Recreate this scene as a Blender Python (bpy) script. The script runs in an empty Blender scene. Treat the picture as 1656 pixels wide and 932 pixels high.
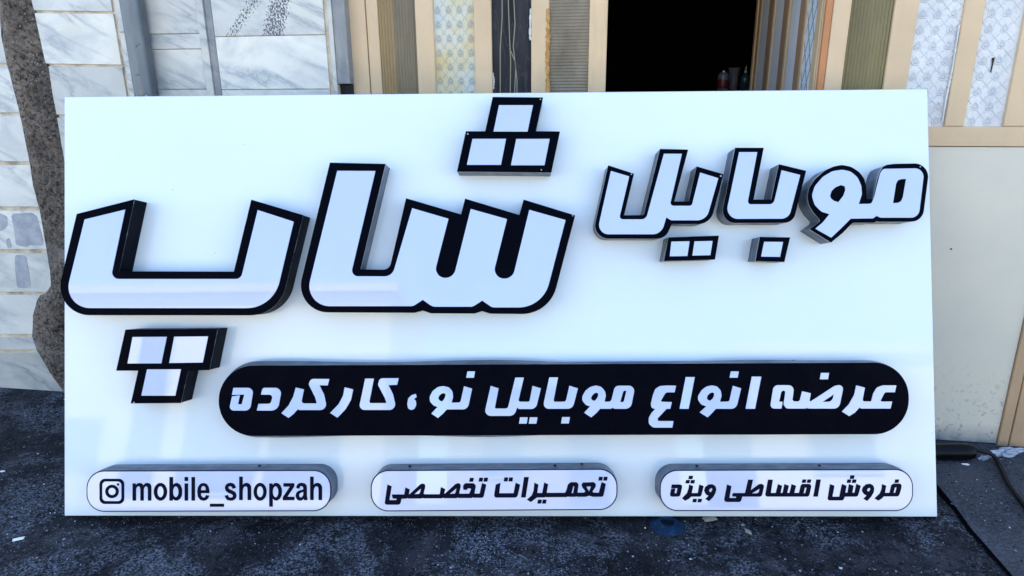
import bpy, math, random
import numpy as np
from mathutils import Vector, Matrix
from mathutils.geometry import tessellate_polygon
R_ = math.radians
random.seed(7); rng = np.random.default_rng(7)
SC = bpy.context.scene
COL = SC.collection

# ------------------------------------------------------------------ camera
F = 1100.0; CX, CY = 828.0, 466.0; H = 1.5221
_d = np.array([859 - CX, -(4100 - CY), -F]); _up = -_d / np.linalg.norm(_d)
_fw = np.array([0, 0, -1.0]); _fw -= (_fw @ _up) * _up; _fw /= np.linalg.norm(_fw)
_rt = np.cross(_fw, _up)
RW = np.array([_rt, _fw, _up])            # camera vector -> world vector
CAM = np.array([0, 0, H])
cd = bpy.data.cameras.new('camera'); cam = bpy.data.objects.new('camera', cd); COL.objects.link(cam)
cd.sensor_width = 36.0; cd.lens = 36.0 * F / 1656.0; cd.clip_start = 0.05; cd.clip_end = 500
m = Matrix.Identity(4)
for i in range(3):
    for j in range(3): m[i][j] = RW[i][j]
m.translation = Vector(CAM)
cam.matrix_world = m
SC.camera = cam

# ------------------------------------------------------------------ light
SUN_EL, SUN_AZ = 56.0, 12.0              # the sun stands behind the shop, so its front lies in open shade
w = bpy.data.worlds.new('World'); SC.world = w; w.use_nodes = True
nt = w.node_tree; bg = nt.nodes['Background']
sky = nt.nodes.new('ShaderNodeTexSky'); sky.sky_type = 'NISHITA'; sky.sun_disc = False
sky.sun_elevation = R_(SUN_EL); sky.sun_rotation = R_(SUN_AZ); sky.air_density = 1.0; sky.dust_density = 0.6; sky.ozone_density = 1.6
nt.links.new(sky.outputs[0], bg.inputs[0]); bg.inputs[1].default_value = 0.15
sl = bpy.data.lights.new('sun', 'SUN'); sl.energy = 4.0; sl.angle = R_(0.5); sl.color = (1, .95, .87)
so = bpy.data.objects.new('sun', sl); COL.objects.link(so)
_sd = Vector((math.sin(R_(SUN_AZ)) * math.cos(R_(SUN_EL)), math.cos(R_(SUN_AZ)) * math.cos(R_(SUN_EL)), math.sin(R_(SUN_EL))))
so.rotation_euler = _sd.to_track_quat('Z', 'Y').to_euler(); so.location = (0, 6, 9)
vs = SC.view_settings; vs.view_transform = 'Standard'; vs.look = 'None'; vs.gamma = 1; vs.use_curve_mapping = False
vs.exposure = 2.17
SC.cycles.max_bounces = 8; SC.cycles.diffuse_bounces = 5; SC.cycles.caustics_reflective = False; SC.cycles.caustics_refractive = False
SC.cycles.use_denoising = True; SC.cycles.sample_clamp_indirect = 4

# ------------------------------------------------------------------ planes and pixels
GZ = -0.019                                # ground level
def ray(x, y):
    v = RW @ np.array([x - CX, CY - y, -F]); return v / np.linalg.norm(v)
class Plane:
    def __init__(s, o, u, v):
        s.o = np.array(o, float); s.u = np.array(u, float); s.u /= np.linalg.norm(s.u)
        s.v = np.array(v, float); s.v /= np.linalg.norm(s.v); s.n = np.cross(s.u, s.v)
    def px(s, x, y, off=0.0):
        r = ray(x, y); o = s.o + s.n * off
        p = CAM + r * (((o - CAM) @ s.n) / (r @ s.n)); p = p - s.o
        return (p @ s.u, p @ s.v)
    def M(s):
        m = Matrix.Identity(4)
        for i in range(3): m[i][0], m[i][1], m[i][2], m[i][3] = s.u[i], s.v[i], s.n[i], s.o[i]
        return m
    def w(s, u, v, n=0): return s.o + s.u * u + s.v * v + s.n * n
# the sign leans back by 17.2 degrees
_bl = np.array([-1.66314, 2.16806, 0]); _br = np.array([1.53646, 2.11783, 0]); _e = (_br - _bl) / np.linalg.norm(_br - _bl)
_h = np.cross([0, 0, 1.0], _e); _t = R_(17.2)
SG = Plane((_bl + _br) / 2, _e, math.cos(_t) * np.array([0, 0, 1.0]) + math.sin(_t) * _h)
# the door wall, turned by about nine degrees to the sign
_dd = np.array([1, -0.154, 0.0]); _dd /= np.linalg.norm(_dd)
DR = Plane((0, 2.653 + 2.02 * 0.154, GZ), _dd, (0, 0, 1))
GR = Plane((0, 0, GZ), (1, 0, 0), (0, 1, 0))

# ------------------------------------------------------------------ object helpers
def tag(o, label=None, cat=None, group=None, kind=None):
    for k, v in (('label', label), ('category', cat), ('group', group), ('kind', kind)):
        if v: o[k] = v
    return o
def empty(name, M, label=None, cat=None, group=None):
    o = bpy.data.objects.new(name, None); COL.objects.link(o); o.matrix_world = M; o.empty_display_size = .1
    return tag(o, label, cat, group)
class MB:
    def __init__(s): s.v = []; s.f = []; s.mi = []; s.rnd = []; s.sm = []
    def add(s, vs, fs, mi=0, rnd=0.0, smooth=False):
        b = len(s.v); s.v += [tuple(map(float, p)) for p in vs]
        for f in fs: s.f.append(tuple(b + i for i in f)); s.mi.append(mi); s.rnd.append(rnd); s.sm.append(smooth)
    def box(s, x0, x1, y0, y1, z0, z1, mi=0, rnd=0.0, b=0.0):
        if b <= 0:
            vs = [(x, y, z) for x in (x0, x1) for y in (y0, y1) for z in (z0, z1)]
            s.add(vs, [(0, 1, 3, 2), (4, 6, 7, 5), (0, 4, 5, 1), (2, 3, 7, 6), (0, 2, 6, 4), (1, 5, 7, 3)], mi, rnd)
        else:                               # front (z1) edges chamfered
            s.prism([(x0, y0), (x1, y0), (x1, y1), (x0, y1)], z0, z1, mi=mi, rnd=rnd, b=b)
    def prism(s, out, z0, z1, holes=(), mi=0, mside=None, rnd=0.0, b=0.0, back=False, levels=None, smooth=False):
        out = ccw(out)
        if mside is None: mside = mi
        if b > 0:
            ins = inset(out, b)
            n = len(out)
            vs = [(x, y, z0) for x, y in out] + [(x, y, z1 - b) for x, y in out] + [(x, y, z1) for x, y in ins]
            fs = []
            for i in range(n):
                j = (i + 1) % n
                fs.append((i, j, n + j, n + i)); fs.append((n + i, n + j, 2 * n + j, 2 * n + i))
            s.add(vs, fs, mside, rnd, smooth); face = [ins]
        else:
            face = [out]
            for loop in [out] + [cw(h) for h in holes]:
                n = len(loop); lv = levels if (levels and loop is out) else [(0, 0), (1, 0)]
                vs = []; fs = []; nr = normals(loop)
                for (t, amp) in lv:
                    for i, (x, y) in enumerate(loop):
                        a = amp(x, y) if callable(amp) else amp
                        vs.append((x + nr[i][0] * a, y + nr[i][1] * a, z0 + (z1 - z0) * t))
                for k in range(len(lv) - 1):
                    for i in range(n):
                        j = (i + 1) % n; fs.append((k * n + i, k * n + j, (k + 1) * n + j, (k + 1) * n + i))
                s.add(vs, fs, mside, rnd, smooth)
        loops = face + [cw(h) for h in holes]
        pts = [(x, y, z1) for l in loops for x, y in l]
        tris = tessellate_polygon([[Vector((x, y, 0)) for x, y in l] for l in loops])
        def orient(t):
            a, b_, c = (pts[i] for i in t)
            return t if (b_[0] - a[0]) * (c[1] - a[1]) - (b_[1] - a[1]) * (c[0] - a[0]) > 0 else (t[0], t[2], t[1])
        tris = [orient(t) for t in tris]
        s.add(pts, tris, mi, rnd)
        if back: s.add([(x, y, z0) for x, y, z in pts], [t[::-1] for t in tris], mi, rnd)
    def grid(s, P, mi=0, rnd=0.0, smooth=True, closed=False):
        h = len(P); wd = len(P[0]); fs = []
        for i in range(h - 1):
            for j in range(wd if closed else wd - 1):
                k = (j + 1) % wd; fs.append((i * wd + j, i * wd + k, (i + 1) * wd + k, (i + 1) * wd + j))
        s.add([p for r in P for p in r], fs, mi, rnd, smooth)
    def build(s, name, mats, parent=None, label=None, bevel=0.0, M=None):
        me = bpy.data.meshes.new(name); me.from_pydata(s.v, [], s.f)
        if not isinstance(mats, (list, tuple)): mats = [mats]
        for mt in mats: me.materials.append(mt)
        me.polygons.foreach_set('material_index', s.mi); me.polygons.foreach_set('use_smooth', s.sm)
        at = me.attributes.new('rnd', 'FLOAT', 'FACE'); at.data.foreach_set('value', s.rnd)
        me.update()
        o = bpy.data.objects.new(name, me); COL.objects.link(o)
        if parent is not None: o.parent = parent
        if M is not None: o.matrix_world = M
        if bevel:
            bm = o.modifiers.new('bevel', 'BEVEL'); bm.width = bevel; bm.segments = 1; bm.limit_method = 'ANGLE'; bm.angle_limit = R_(35)
        if label: o['label'] = label
        return o
def area(p): return 0.5 * sum(p[i][0] * p[(i + 1) % len(p)][1] - p[(i + 1) % len(p)][0] * p[i][1] for i in range(len(p)))
def ccw(p): return list(p) if area(p) > 0 else list(p)[::-1]
def cw(p): return list(p) if area(p) < 0 else list(p)[::-1]
def normals(p):
    out = []; n = len(p); sg = 1 if area(p) > 0 else -1
    for i in range(n):
        a = np.array(p[i - 1]); b = np.array(p[(i + 1) % n]); d = b - a; L = np.linalg.norm(d) or 1
        out.append((d[1] / L * sg, -d[0] / L * sg))
    return out
def inset(p, b):
    n = len(p); out = []
    for i in range(n):
        p0, p1, p2 = np.array(p[i - 1]), np.array(p[i]), np.array(p[(i + 1) % n])
        d1 = (p1 - p0) / (np.linalg.norm(p1 - p0) or 1); d2 = (p2 - p1) / (np.linalg.norm(p2 - p1) or 1)
        n1 = np.array([-d1[1], d1[0]]); n2 = np.array([-d2[1], d2[0]]); k = max(0.35, 1 + n1 @ n2)
        out.append(tuple(p1 + (n1 + n2) * b / k))
    return out
def fil(pts, seg=7):
    """polygon with optional corner radius per point"""
    out = []; n = len(pts)
    for i in range(n):
        p = np.array(pts[i][:2], float); r = pts[i][2] if len(pts[i]) > 2 else 0
        if not r: out.append(tuple(p)); continue
        a = np.array(pts[i - 1][:2], float) - p; b = np.array(pts[(i + 1) % n][:2], float) - p
        la, lb = np.linalg.norm(a), np.linalg.norm(b); a /= la; b /= lb
        th = math.acos(max(-1, min(1, a @ b)))
        if th > 3.0: out.append(tuple(p)); continue
        t = min(r / math.tan(th / 2), la * .92, lb * .92); r = t * math.tan(th / 2)
        c = p + (a + b) / np.linalg.norm(a + b) * (r / math.sin(th / 2))
        v0 = p + a * t - c; v1 = p + b * t - c
        a0 = math.atan2(v0[1], v0[0]); a1 = math.atan2(v1[1], v1[0]); da = (a1 - a0 + math.pi) % (2 * math.pi) - math.pi
        k = max(2, min(16, int(seg * abs(da) / 1.2 * max(1, r / 60))))
        for q in range(k + 1):
            an = a0 + da * q / k; out.append((c[0] + r * math.cos(an), c[1] + r * math.sin(an)))
    return out
def resample(p, d):
    out = []
    for i in range(len(p)):
        a, b = np.array(p[i]), np.array(p[(i + 1) % len(p)]); L = np.linalg.norm(b - a); k = max(1, int(L / d))
        for q in range(k): out.append(tuple(a + (b - a) * q / k))
    return out
def ell(cx, cy, rx, ry, n=28): return [(cx + rx * math.cos(2 * math.pi * i / n), cy + ry * math.sin(2 * math.pi * i / n)) for i in range(n)]

# ------------------------------------------------------------------ material helpers
def mat(name, col=(.5, .5, .5), rough=.5, metal=0.0, spec=.5, coat=0.0, coat_rough=.03):
    m = bpy.data.materials.new(name); m.use_nodes = True; b = m.node_tree.nodes['Principled BSDF']
    b.inputs['Base Color'].default_value = (*col, 1); b.inputs['Roughness'].default_value = rough; b.inputs['Metallic'].default_value = metal
    b.inputs['Specular IOR Level'].default_value = spec; b.inputs['Coat Weight'].default_value = coat; b.inputs['Coat Roughness'].default_value = coat_rough
    return m
class N:
    def __init__(s, m): s.m = m; s.t = m.node_tree; s.b = s.t.nodes['Principled BSDF']; s.tc = s.t.nodes.new('ShaderNodeTexCoord')
    def new(s, ty, **kw):
        n = s.t.nodes.new(ty)
        for k, v in kw.items(): setattr(n, k, v)
        return n
    def set(s, n, **kw):
        for k, v in kw.items(): n.inputs[k.replace('_', ' ')].default_value = v
        return n
    def link(s, a, b): s.t.links.new(a, b)
    def coord(s, scale=(1, 1, 1), loc=(0, 0, 0), rot=(0, 0, 0)):
        mp = s.new('ShaderNodeMapping'); mp.inputs['Scale'].default_value = scale; mp.inputs['Location'].default_value = loc; mp.inputs['Rotation'].default_value = rot
        s.link(s.tc.outputs['Object'], mp.inputs[0]); return mp.outputs[0]
    def noise(s, scale, detail=4, rough=.55, vec=None, dist=0.0):
        n = s.new('ShaderNodeTexNoise'); n.inputs['Scale'].default_value = scale; n.inputs['Detail'].default_value = detail
        n.inputs['Roughness'].default_value = rough; n.inputs['Distortion'].default_value = dist
        s.link(vec if vec is not None else s.tc.outputs['Object'], n.inputs['Vector']); return n.outputs['Fac']
    def vor(s, scale, vec=None, feature='F1', rnd=1.0, out='Distance'):
        n = s.new('ShaderNodeTexVoronoi'); n.feature = feature; n.inputs['Scale'].default_value = scale; n.inputs['Randomness'].default_value = rnd
        s.link(vec if vec is not None else s.tc.outputs['Object'], n.inputs['Vector']); return n.outputs[out]
    def ramp(s, fac, stops, interp='LINEAR'):
        r = s.new('ShaderNodeValToRGB'); cr = r.color_ramp; cr.interpolation = interp
        while len(cr.elements) < len(stops): cr.elements.new(.5)
        for e, (p, c) in zip(cr.elements, stops):
            e.position = p; e.color = (*(c if isinstance(c, (tuple, list)) else (c, c, c)), 1)
        s.link(fac, r.inputs[0]); return r.outputs[0]
    def mix(s, fac, a, b, mode='MIX'):
        n = s.new('ShaderNodeMix'); n.data_type = 'RGBA'; n.blend_type = mode; n.clamp_factor = True
        for k, v in ((0, fac), (6, a), (7, b)):
            if hasattr(v, 'is_output') or hasattr(v, 'links'): s.link(v, n.inputs[k])
            elif k == 0: n.inputs[0].default_value = v
            else: n.inputs[k].default_value = (*v, 1)
        return n.outputs[2]
    def math(s, op, a, b=None, c=None):
        n = s.new('ShaderNodeMath'); n.operation = op
        for i, v in enumerate((a, b, c)):
            if v is None: continue
            if hasattr(v, 'links'): s.link(v, n.inputs[i])
            else: n.inputs[i].default_value = v
        return n.outputs[0]
    def sep(s, vec=None):
        n = s.new('ShaderNodeSeparateXYZ'); s.link(vec if vec is not None else s.tc.outputs['Object'], n.inputs[0]); return n.outputs
    def attr(s, name='rnd'):
        n = s.new('ShaderNodeAttribute'); n.attribute_name = name; return n.outputs['Fac']
    def bump(s, h, strength=.3, dist=.005, prev=None):
        n = s.new('ShaderNodeBump'); n.inputs['Strength'].default_value = strength; n.inputs['Distance'].default_value = dist
        s.link(h, n.inputs['Height'])
        if prev is not None: s.link(prev, n.inputs['Normal'])
        s.link(n.outputs[0], s.b.inputs['Normal']); return n.outputs[0]
    def color(s, c): s.link(c, s.b.inputs['Base Color'])
    def rough(s, c): s.link(c, s.b.inputs['Roughness'])

# ---- sign materials
M = {}
def _board():
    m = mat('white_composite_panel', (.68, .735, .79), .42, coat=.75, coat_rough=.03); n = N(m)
    d = n.noise(1.6, 5, .6); sp = n.vor(9.0); ln = n.noise(90, 2)
    c = n.ramp(d, [(.3, (.67, .73, .74)), (.7, (.70, .755, .755))])
    spot = n.math('LESS_THAN', sp, .022)
    c = n.mix(n.math('MULTIPLY', spot, .55), c, (.25, .25, .25)); n.color(c)
    wv = n.noise(3.0, 2, .5, n.coord((1, 2.2, 1))); b1 = n.bump(wv, .16, .02); n.bump(ln, .012, .001, b1)
    return m
M['board'] = _board()
def _face(name, col, rough=.3, coat=.7):
    m = mat(name, col, rough, coat=coat, coat_rough=.015); n = N(m); n.b.inputs['Coat IOR'].default_value = 1.65
    d = n.noise(6, 4); n.color(n.ramp(d, [(.25, tuple(x * .96 for x in col)), (.75, col)]))
    n.bump(n.noise(4, 2, .5, n.coord((1, 1.7, 1))), .10, .012); return m
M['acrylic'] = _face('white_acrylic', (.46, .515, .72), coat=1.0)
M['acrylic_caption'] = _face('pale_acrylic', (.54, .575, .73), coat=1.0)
def _black(name, col=(.006, .008, .016), rough=.45):
    m = mat(name, col, rough, spec=.025); n = N(m)
    s = n.noise(70, 4, .7); c = n.ramp(s, [(.0, col), (.68, col), (.80, tuple(x * 3 + .01 for x in col))]); n.color(c)
    n.rough(n.ramp(n.noise(12, 3), [(.3, rough * .8), (.7, rough * 1.3)])); n.bump(n.noise(18, 3), .08, .004); return m
M['black'] = _black('black_plastic_face', (.0004, .0009, .0035))
M['black_side'] = _black('black_enamel_side', (.0025, .004, .009), .4)
def _steel():
    m = mat('grey_sheet_metal', (.17, .20, .25), .42, metal=.75); n = N(m)
    s = n.noise(9, 4, .6, n.coord((1, 1, 6))); n.color(n.ramp(s, [(.3, (.06, .085, .13)), (.7, (.17, .195, .24))]))
    n.rough(n.ramp(n.noise(20, 3), [(.3, .32), (.7, .52)])); n.bump(n.noise(14, 3), .15, .004); return m
M['steel'] = _steel()
M['lip'] = mat('raw_metal_lip', (.45, .47, .48), .4, metal=.5); M['worn_lip'] = mat('worn_black_lip', (.06, .065, .075), .5); _n = N(M['worn_lip']); _n.color(_n.ramp(_n.noise(22, 4, .7), [(.48, (.008, .012, .022)), (.62, (.25, .26, .27))]))
M['ink'] = mat('dark_blue_vinyl', (.0012, .0018, .012), .45, spec=.06)
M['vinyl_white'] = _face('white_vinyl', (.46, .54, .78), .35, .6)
M['rim'] = mat('navy_rim', (.008, .018, .06), .4, spec=.15)
M['alu'] = mat('aluminium_edge', (.62, .64, .66), .35, metal=.6)
M['screw'] = mat('zinc_screw', (.35, .35, .36), .35, metal=.8)
M['drill'] = mat('dark_hole', (.01, .01, .012), .8)

# ------------------------------------------------------------------ the sign
OFF = .085
def T(x0, y0, s): return lambda p: (x0 + p[0] / s, y0 + p[1] / s)
def tr(pts, t, seg=7, off=OFF):
    return [SG.px(*t(p), off) for p in fil(pts, seg)]
sign = empty('shop_sign', SG.M(), 'large white lightbox shop sign with raised black outlined letters, leaning against the shop front', 'sign')
bd = [SG.px(104, 157), SG.px(1500, 144), SG.px(1516, 836), SG.px(104, 834.5)]
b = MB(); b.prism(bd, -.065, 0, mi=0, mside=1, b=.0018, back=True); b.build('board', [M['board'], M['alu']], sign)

A = T(90, 300, 3.943); B = T(470, 240, 3.329); C = T(720, 150, 6.213); D = T(170, 510, 5.825); E = T(950, 230, 4.438); FF = T(1150, 230, 4.438)
def letter(outer, whites, t, side, label):
    b = MB(); o = tr(outer, t, 9); lw = .0055 if side is M['steel'] else .004
    b.prism(o, .0006, OFF - lw, mi=0, mside=1); b.prism(inset(ccw(o), -.0006), OFF - lw, OFF, mi=0, mside=2)
    l = b.build('channel_letter', [M['black'], side, M['lip'] if side is M['steel'] else M['worn_lip']], sign, label)
    f = MB()
    for wpoly in whites:
        holes = []
        if isinstance(wpoly, tuple): wpoly, holes = wpoly
        f.prism(tr(wpoly, t, 9), OFF - .002, OFF + .0022, holes=[tr(h, t) for h in holes])
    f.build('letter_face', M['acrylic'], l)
    return l
letter([(135, 183), (500, 90), (403, 549), (1137, 551), (1248, 92), (1577, 190), (1421, 828, 235), (-18, 827, 185)],
       [[(187, 218), (445, 155), (352, 597, 42), (1183, 597, 42), (1290, 158), (1519, 232), (1388, 783, 215), (47, 782, 135)]],
       A, M['black_side'], 'big leftmost letter pe of the wordmark, cut by the left edge of the board')
letter([(192, 137), (1058, 130), (980, 515), (780, 521), (712, 826), (243, 830), (313, 521), (105, 522)],
       [[(262, 205), (583, 203), (532, 453), (214, 454)], [(654, 202), (972, 199), (922, 445), (606, 449)], [(398, 510), (717, 509), (663, 757), (345, 757)]],
       D, M['black_side'], 'three joined dots below the big letter pe')
letter([(212, 78), (510, 85), (375, 653), (532, 655, 42), (622, 270), (918, 357), (940, 272), (1232, 360), (1255, 277), (1531, 362), (1392, 893, 190),
        (1075, 890, 40), (1032, 876), (990, 889, 30), (755, 888, 40), (712, 873), (668, 885, 30), (17, 882, 145)],
       [[(252, 122), (457, 123), (323, 689, 32), (547, 690, 55), (655, 323), (850, 380), (768, 698, 50), (877, 698, 55), (970, 327), (1165, 382), (1085, 702, 50),
         (1195, 702, 55), (1285, 332), (1480, 387), (1357, 857, 170), (1085, 857, 45), (1032, 820), (980, 853, 45), (765, 853, 45), (712, 816), (660, 850, 45), (72, 850, 108)]],
       B, M['steel'], 'big joined letters shin and alef in the middle of the board')
letter([(478, 45), (982, 50), (908, 389), (1152, 392), (1065, 802), (120, 793), (208, 390), (403, 390)],
       [[(541, 128), (882, 128), (827, 393), (486, 392)], [(275, 466), (611, 466), (560, 727), (218, 727)], [(714, 467), (1049, 466), (997, 731), (661, 731)]],
       C, M['steel'], 'three joined dots at the top edge above the letter shin')
letter([(150, 168), (333, 228), (262, 527), (405, 525, 12), (522, 50), (722, 55), (622, 427), (728, 428, 12), (785, 176), (976, 232), (880, 587, 110), (604, 587, 12),
        (560, 692, 90), (33, 692, 95)],
       [[(168, 208), (299, 247), (226, 555, 22), (420, 555, 45), (548, 85), (677, 85), (590, 458, 22), (748, 458, 22), (808, 220), (938, 260), (852, 562, 88), (600, 562, 25),
         (565, 540), (530, 662, 85), (66, 662, 68)]],
       E, M['steel'], 'smaller joined letters ye and lam of the upper right word')
letter([(582, 685), (943, 672), (915, 842), (550, 853)],
       [[(602, 715), (732, 712), (716, 818), (590, 820)], [(768, 713), (897, 710), (881, 812), (752, 815)]],
       E, M['steel'], 'pair of dots in one casing below the letters ye and lam')
letter([(173, 42), (377, 42), (303, 414), (433, 414, 10), (487, 160), (681, 207), (588, 578, 80), (66, 580, 88)],
       [[(200, 73), (330, 73), (258, 447, 22), (447, 447, 40), (505, 203), (638, 237), (556, 550, 70), (99, 552, 75)]],
       FF, M['steel'], 'smaller joined letters be and alef of the upper right word')
letter([(350, 682), (566, 685), (525, 860), (320, 852)], [[(380, 716), (515, 717), (493, 824), (358, 822)]],
       FF, M['steel'], 'single dot below the letters be and alef')
letter([(1115, 410), (1163, 410), (1180, 330), (1195, 265), (1212, 215), (1232, 180), (1262, 164), (1320, 157), (1570, 153, 95), (1516, 570, 90), (1205, 571, 20), (1187, 566), (1168, 577, 20), (1015, 578, 20),
        (945, 650, 90), (860, 720), (708, 625), (790, 566, 20), (735, 505, 60), (702, 450, 60), (692, 395, 60), (702, 335, 80), (745, 268, 80), (818, 205, 80), (880, 176, 80), (940, 165, 80),
        (1005, 178, 80), (1062, 215, 80), (1098, 262, 80), (1112, 320, 60)],
       [([(1058, 445), (1150, 443, 25), (1170, 390), (1192, 300), (1212, 225, 40), (1232, 193, 30), (1530, 188, 62), (1487, 543, 62), (1215, 543, 25), (1186, 530), (1160, 548, 15), (1000, 550),
          (935, 615, 60), (860, 686), (747, 622), (800, 577, 40), (848, 518), (790, 500, 50), (742, 452, 60), (722, 385, 60), (742, 318, 80), (800, 250, 80), (868, 210, 80), (940, 199, 80),
          (1000, 212, 80), (1050, 255, 80), (1076, 315, 60), (1080, 375, 60)],
         [[(852, 385), (862, 352), (890, 325), (930, 309), (958, 318), (962, 345), (948, 385), (912, 432), (878, 422), (858, 405)],
          [(1398, 265), (1365, 266), (1338, 275), (1325, 300), (1303, 439), (1338, 437), (1362, 425), (1375, 395)]])],
       FF, M['steel'], 'smaller joined letters mim and vav at the right edge of the board')

# slogan box: black stadium with white letters
def pill(l, r, ytl, ytr, ybl, ybr, rad): return [(l, ytl, rad), (r, ytr, rad), (r, ybr, rad), (l, ybl, rad)]
I = lambda p: (p[0], p[1])
def wave(a1, seed, top=True):
    ph = random.Random(seed).uniform(0, 6)
    def f(u, v): return a1 * (.30 + .35 * math.sin(u * 7.3 + ph) + .35 * math.sin(u * 3.1 + ph * 2))
    return f
def casing(name, px, label, mats, amp, seed):
    o = [SG.px(x, y, OFF) for x, y in fil(px, 16)]
    b = MB(); o = resample(o, .03); wv = wave(amp, seed)
    b.prism(o, .0006, OFF - .001, mi=0, mside=1, smooth=False,
            levels=[(0, 0), (.3, lambda u, v: .8 * wv(u, v)), (.6, wv), (.85, lambda u, v: .4 * wv(u, v)), (1, 0)])
    return b.build(name, mats, sign, label)
sl_box = casing('slogan_box', pill(353.5, 1470, 591.8, 586.5, 705.5, 702.5, 56), 'long black rounded box with white slogan lettering', [M['black'], M['steel']], .017, 3)
G1, G2, G3, G4, G5 = (T(x, 575, 5.914) for x in (350, 600, 770, 1020, 1210))
def q(x, y, w_, h_, sk): return [(x + sk, y), (x + w_ + sk, y), (x + w_, y + h_), (x, y + h_)]
txt = [
 (G1, [(163, 310), (357, 310, 48), (322, 527, 55), (120, 527, 38), (150, 393), (225, 381), (207, 467), (243, 467, 10), (268, 374), (150, 377)], []),
 (G1, [(443, 310, 25), (628, 310, 55), (588, 527, 75), (388, 527), (403, 463), (520, 463, 35), (543, 375, 28), (427, 375)], []),
 (G1, [(760, 308), (838, 325), (810, 459, 25), (962, 459, 8), (945, 400, 60), (882, 275, 28), (905, 224, 40), (1080, 226), (1065, 287), (985, 285), (1030, 375, 60), (1062, 522, 55), (792, 522, 10), (780, 513),
       (738, 560, 40), (690, 597), (622, 552), (690, 480, 60), (735, 395, 60)], []),
 (G1, [(1228, 305), (1308, 325), (1288, 425, 60), (1235, 515, 60), (1157, 595), (1088, 550), (1170, 465, 60), (1212, 385, 60)], []),
 (G2, [(-55, 222), (28, 222), (-18, 456, 14), (150, 456, 8), (130, 400, 60), (66, 280, 30), (85, 219, 35), (265, 218), (250, 281), (167, 284), (210, 370, 60), (245, 521, 55), (-118, 521, 45)], []),
 (G2, [(430, 368), (437, 400), (410, 415), (430, 436, 12), (433, 475, 25), (415, 512, 25), (385, 522, 20), (355, 508, 25), (347, 462, 30), (357, 410, 30), (388, 380, 30)], []),
 (G2, q(911, 153, 73, 60, 11), []),
 (G2, [(890, 295), (967, 318), (925, 516, 60), (725, 516), (690, 555, 40), (640, 598), (577, 555), (637, 492), (600, 480, 30), (563, 440, 40), (561, 395, 40), (590, 340, 50), (640, 302, 50), (690, 293, 50), (745, 305, 40),
       (780, 345, 50), (785, 400, 40), (771, 452), (855, 451, 25)], [[(643, 412), (652, 385), (672, 367), (697, 360), (713, 368), (712, 392), (698, 420), (680, 440), (658, 434)]]),
 (G2, [(1145, 292), (1220, 315), (1183, 508, 12), (1308, 508, 28), (1380, 212), (1462, 212), (1407, 443, 18), (1515, 443, 15), (1545, 292), (1625, 315), (1576, 512, 58), (1414, 512, 10), (1397, 498), (1372, 578, 68), (1080, 578, 52)], []),
 (G2, q(1415, 592, 73, 60, 11), []), (G2, q(1508, 592, 73, 60, 11), []),
 (G3, [(700, 210), (783, 210), (738, 443, 15), (857, 443, 25), (892, 290), (973, 315), (923, 510, 62), (635, 510, 48)], []), (G3, q(812, 590, 74, 60, 11), []),
 (G3, [(1185, 510), (1150, 550, 40), (1100, 592), (1033, 548), (1090, 487), (1050, 474, 30), (1015, 432, 40), (1016, 390, 40), (1045, 338, 50), (1090, 302, 50), (1145, 288, 50), (1195, 300, 40), (1233, 342, 50), (1240, 385, 40),
       (1228, 443), (1290, 443, 30), (1328, 290, 48), (1522, 290, 50), (1478, 510, 62), (1322, 510, 10), (1304, 500), (1288, 510, 10)],
  [[(1098, 410), (1108, 385), (1128, 364), (1150, 355), (1168, 366), (1166, 392), (1150, 418), (1132, 436), (1110, 428)], fil([(1437, 337), (1408, 337, 18), (1378, 446), (1412, 446, 18)])]),
 (G4, [(433, 290), (418, 353), (335, 353, 30), (283, 443, 10), (392, 446), (378, 510), (343, 510), (258, 600, 10), (258, 628, 15), (408, 628), (397, 690), (215, 690, 40), (172, 655, 40), (172, 600, 40), (198, 550, 50), (235, 512), (200, 503, 20), (192, 465, 30),
       (212, 380, 60), (235, 320, 40), (280, 293, 40), (340, 288)], []),
 (G4, q(467, 207, 86, 303, 59), []), (G4, q(946, 153, 76, 60, 11), []),
 (G4, [(977, 290), (1055, 315), (1008, 510, 60), (812, 510), (778, 550, 40), (735, 592), (660, 545), (722, 487), (675, 470, 30), (643, 425, 40), (645, 385, 40), (680, 330, 50), (725, 298, 50), (775, 286, 50), (825, 297, 40), (860, 335, 40),
       (868, 385, 40), (853, 443), (942, 441, 22)], [[(727, 408), (735, 382), (755, 362), (780, 353), (798, 362), (797, 388), (782, 415), (762, 433), (738, 428)]]),
 (G4, q(1098, 203, 90, 307, 60), []),
 (G5, [(208, 508, 35), (243, 284, 50), (440, 285, 50), (420, 440, 22), (490, 440, 22), (515, 343), (598, 362), (584, 440, 8), (600, 438), (825, 292, 30), (870, 282, 30), (905, 300, 30), (903, 335, 30), (868, 508, 62), (575, 508, 8), (563, 500),
       (550, 508, 8), (365, 508, 30), (337, 470, 25), (357, 335, 18), (318, 337, 25), (294, 442), (328, 443), (317, 508)], [[(820, 370), (806, 418), (790, 436), (768, 443), (710, 444)]]),
 (G5, q(685, 167, 77, 61, 10), []),
 (G5, [(1033, 287), (1115, 308), (1090, 440, 18), (1175, 440, 8), (1195, 365, 50), (1230, 305, 50), (1290, 286, 40), (1415, 287), (1402, 352), (1305, 352, 25), (1260, 441, 10), (1375, 441), (1360, 508), (1080, 508, 8), (1063, 498), (1020, 545, 40), (965, 580),
       (895, 537), (960, 470, 60), (1012, 380, 60)], []),
]
b = MB()
for (t, p, hs) in txt: b.prism(tr(p, t, 6), OFF - .002, OFF + .0012, holes=[[SG.px(*t(pp), OFF) for pp in h] for h in hs])
b.build('lettering', M['vinyl_white'], sl_box, 'white slogan lettering')

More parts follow.
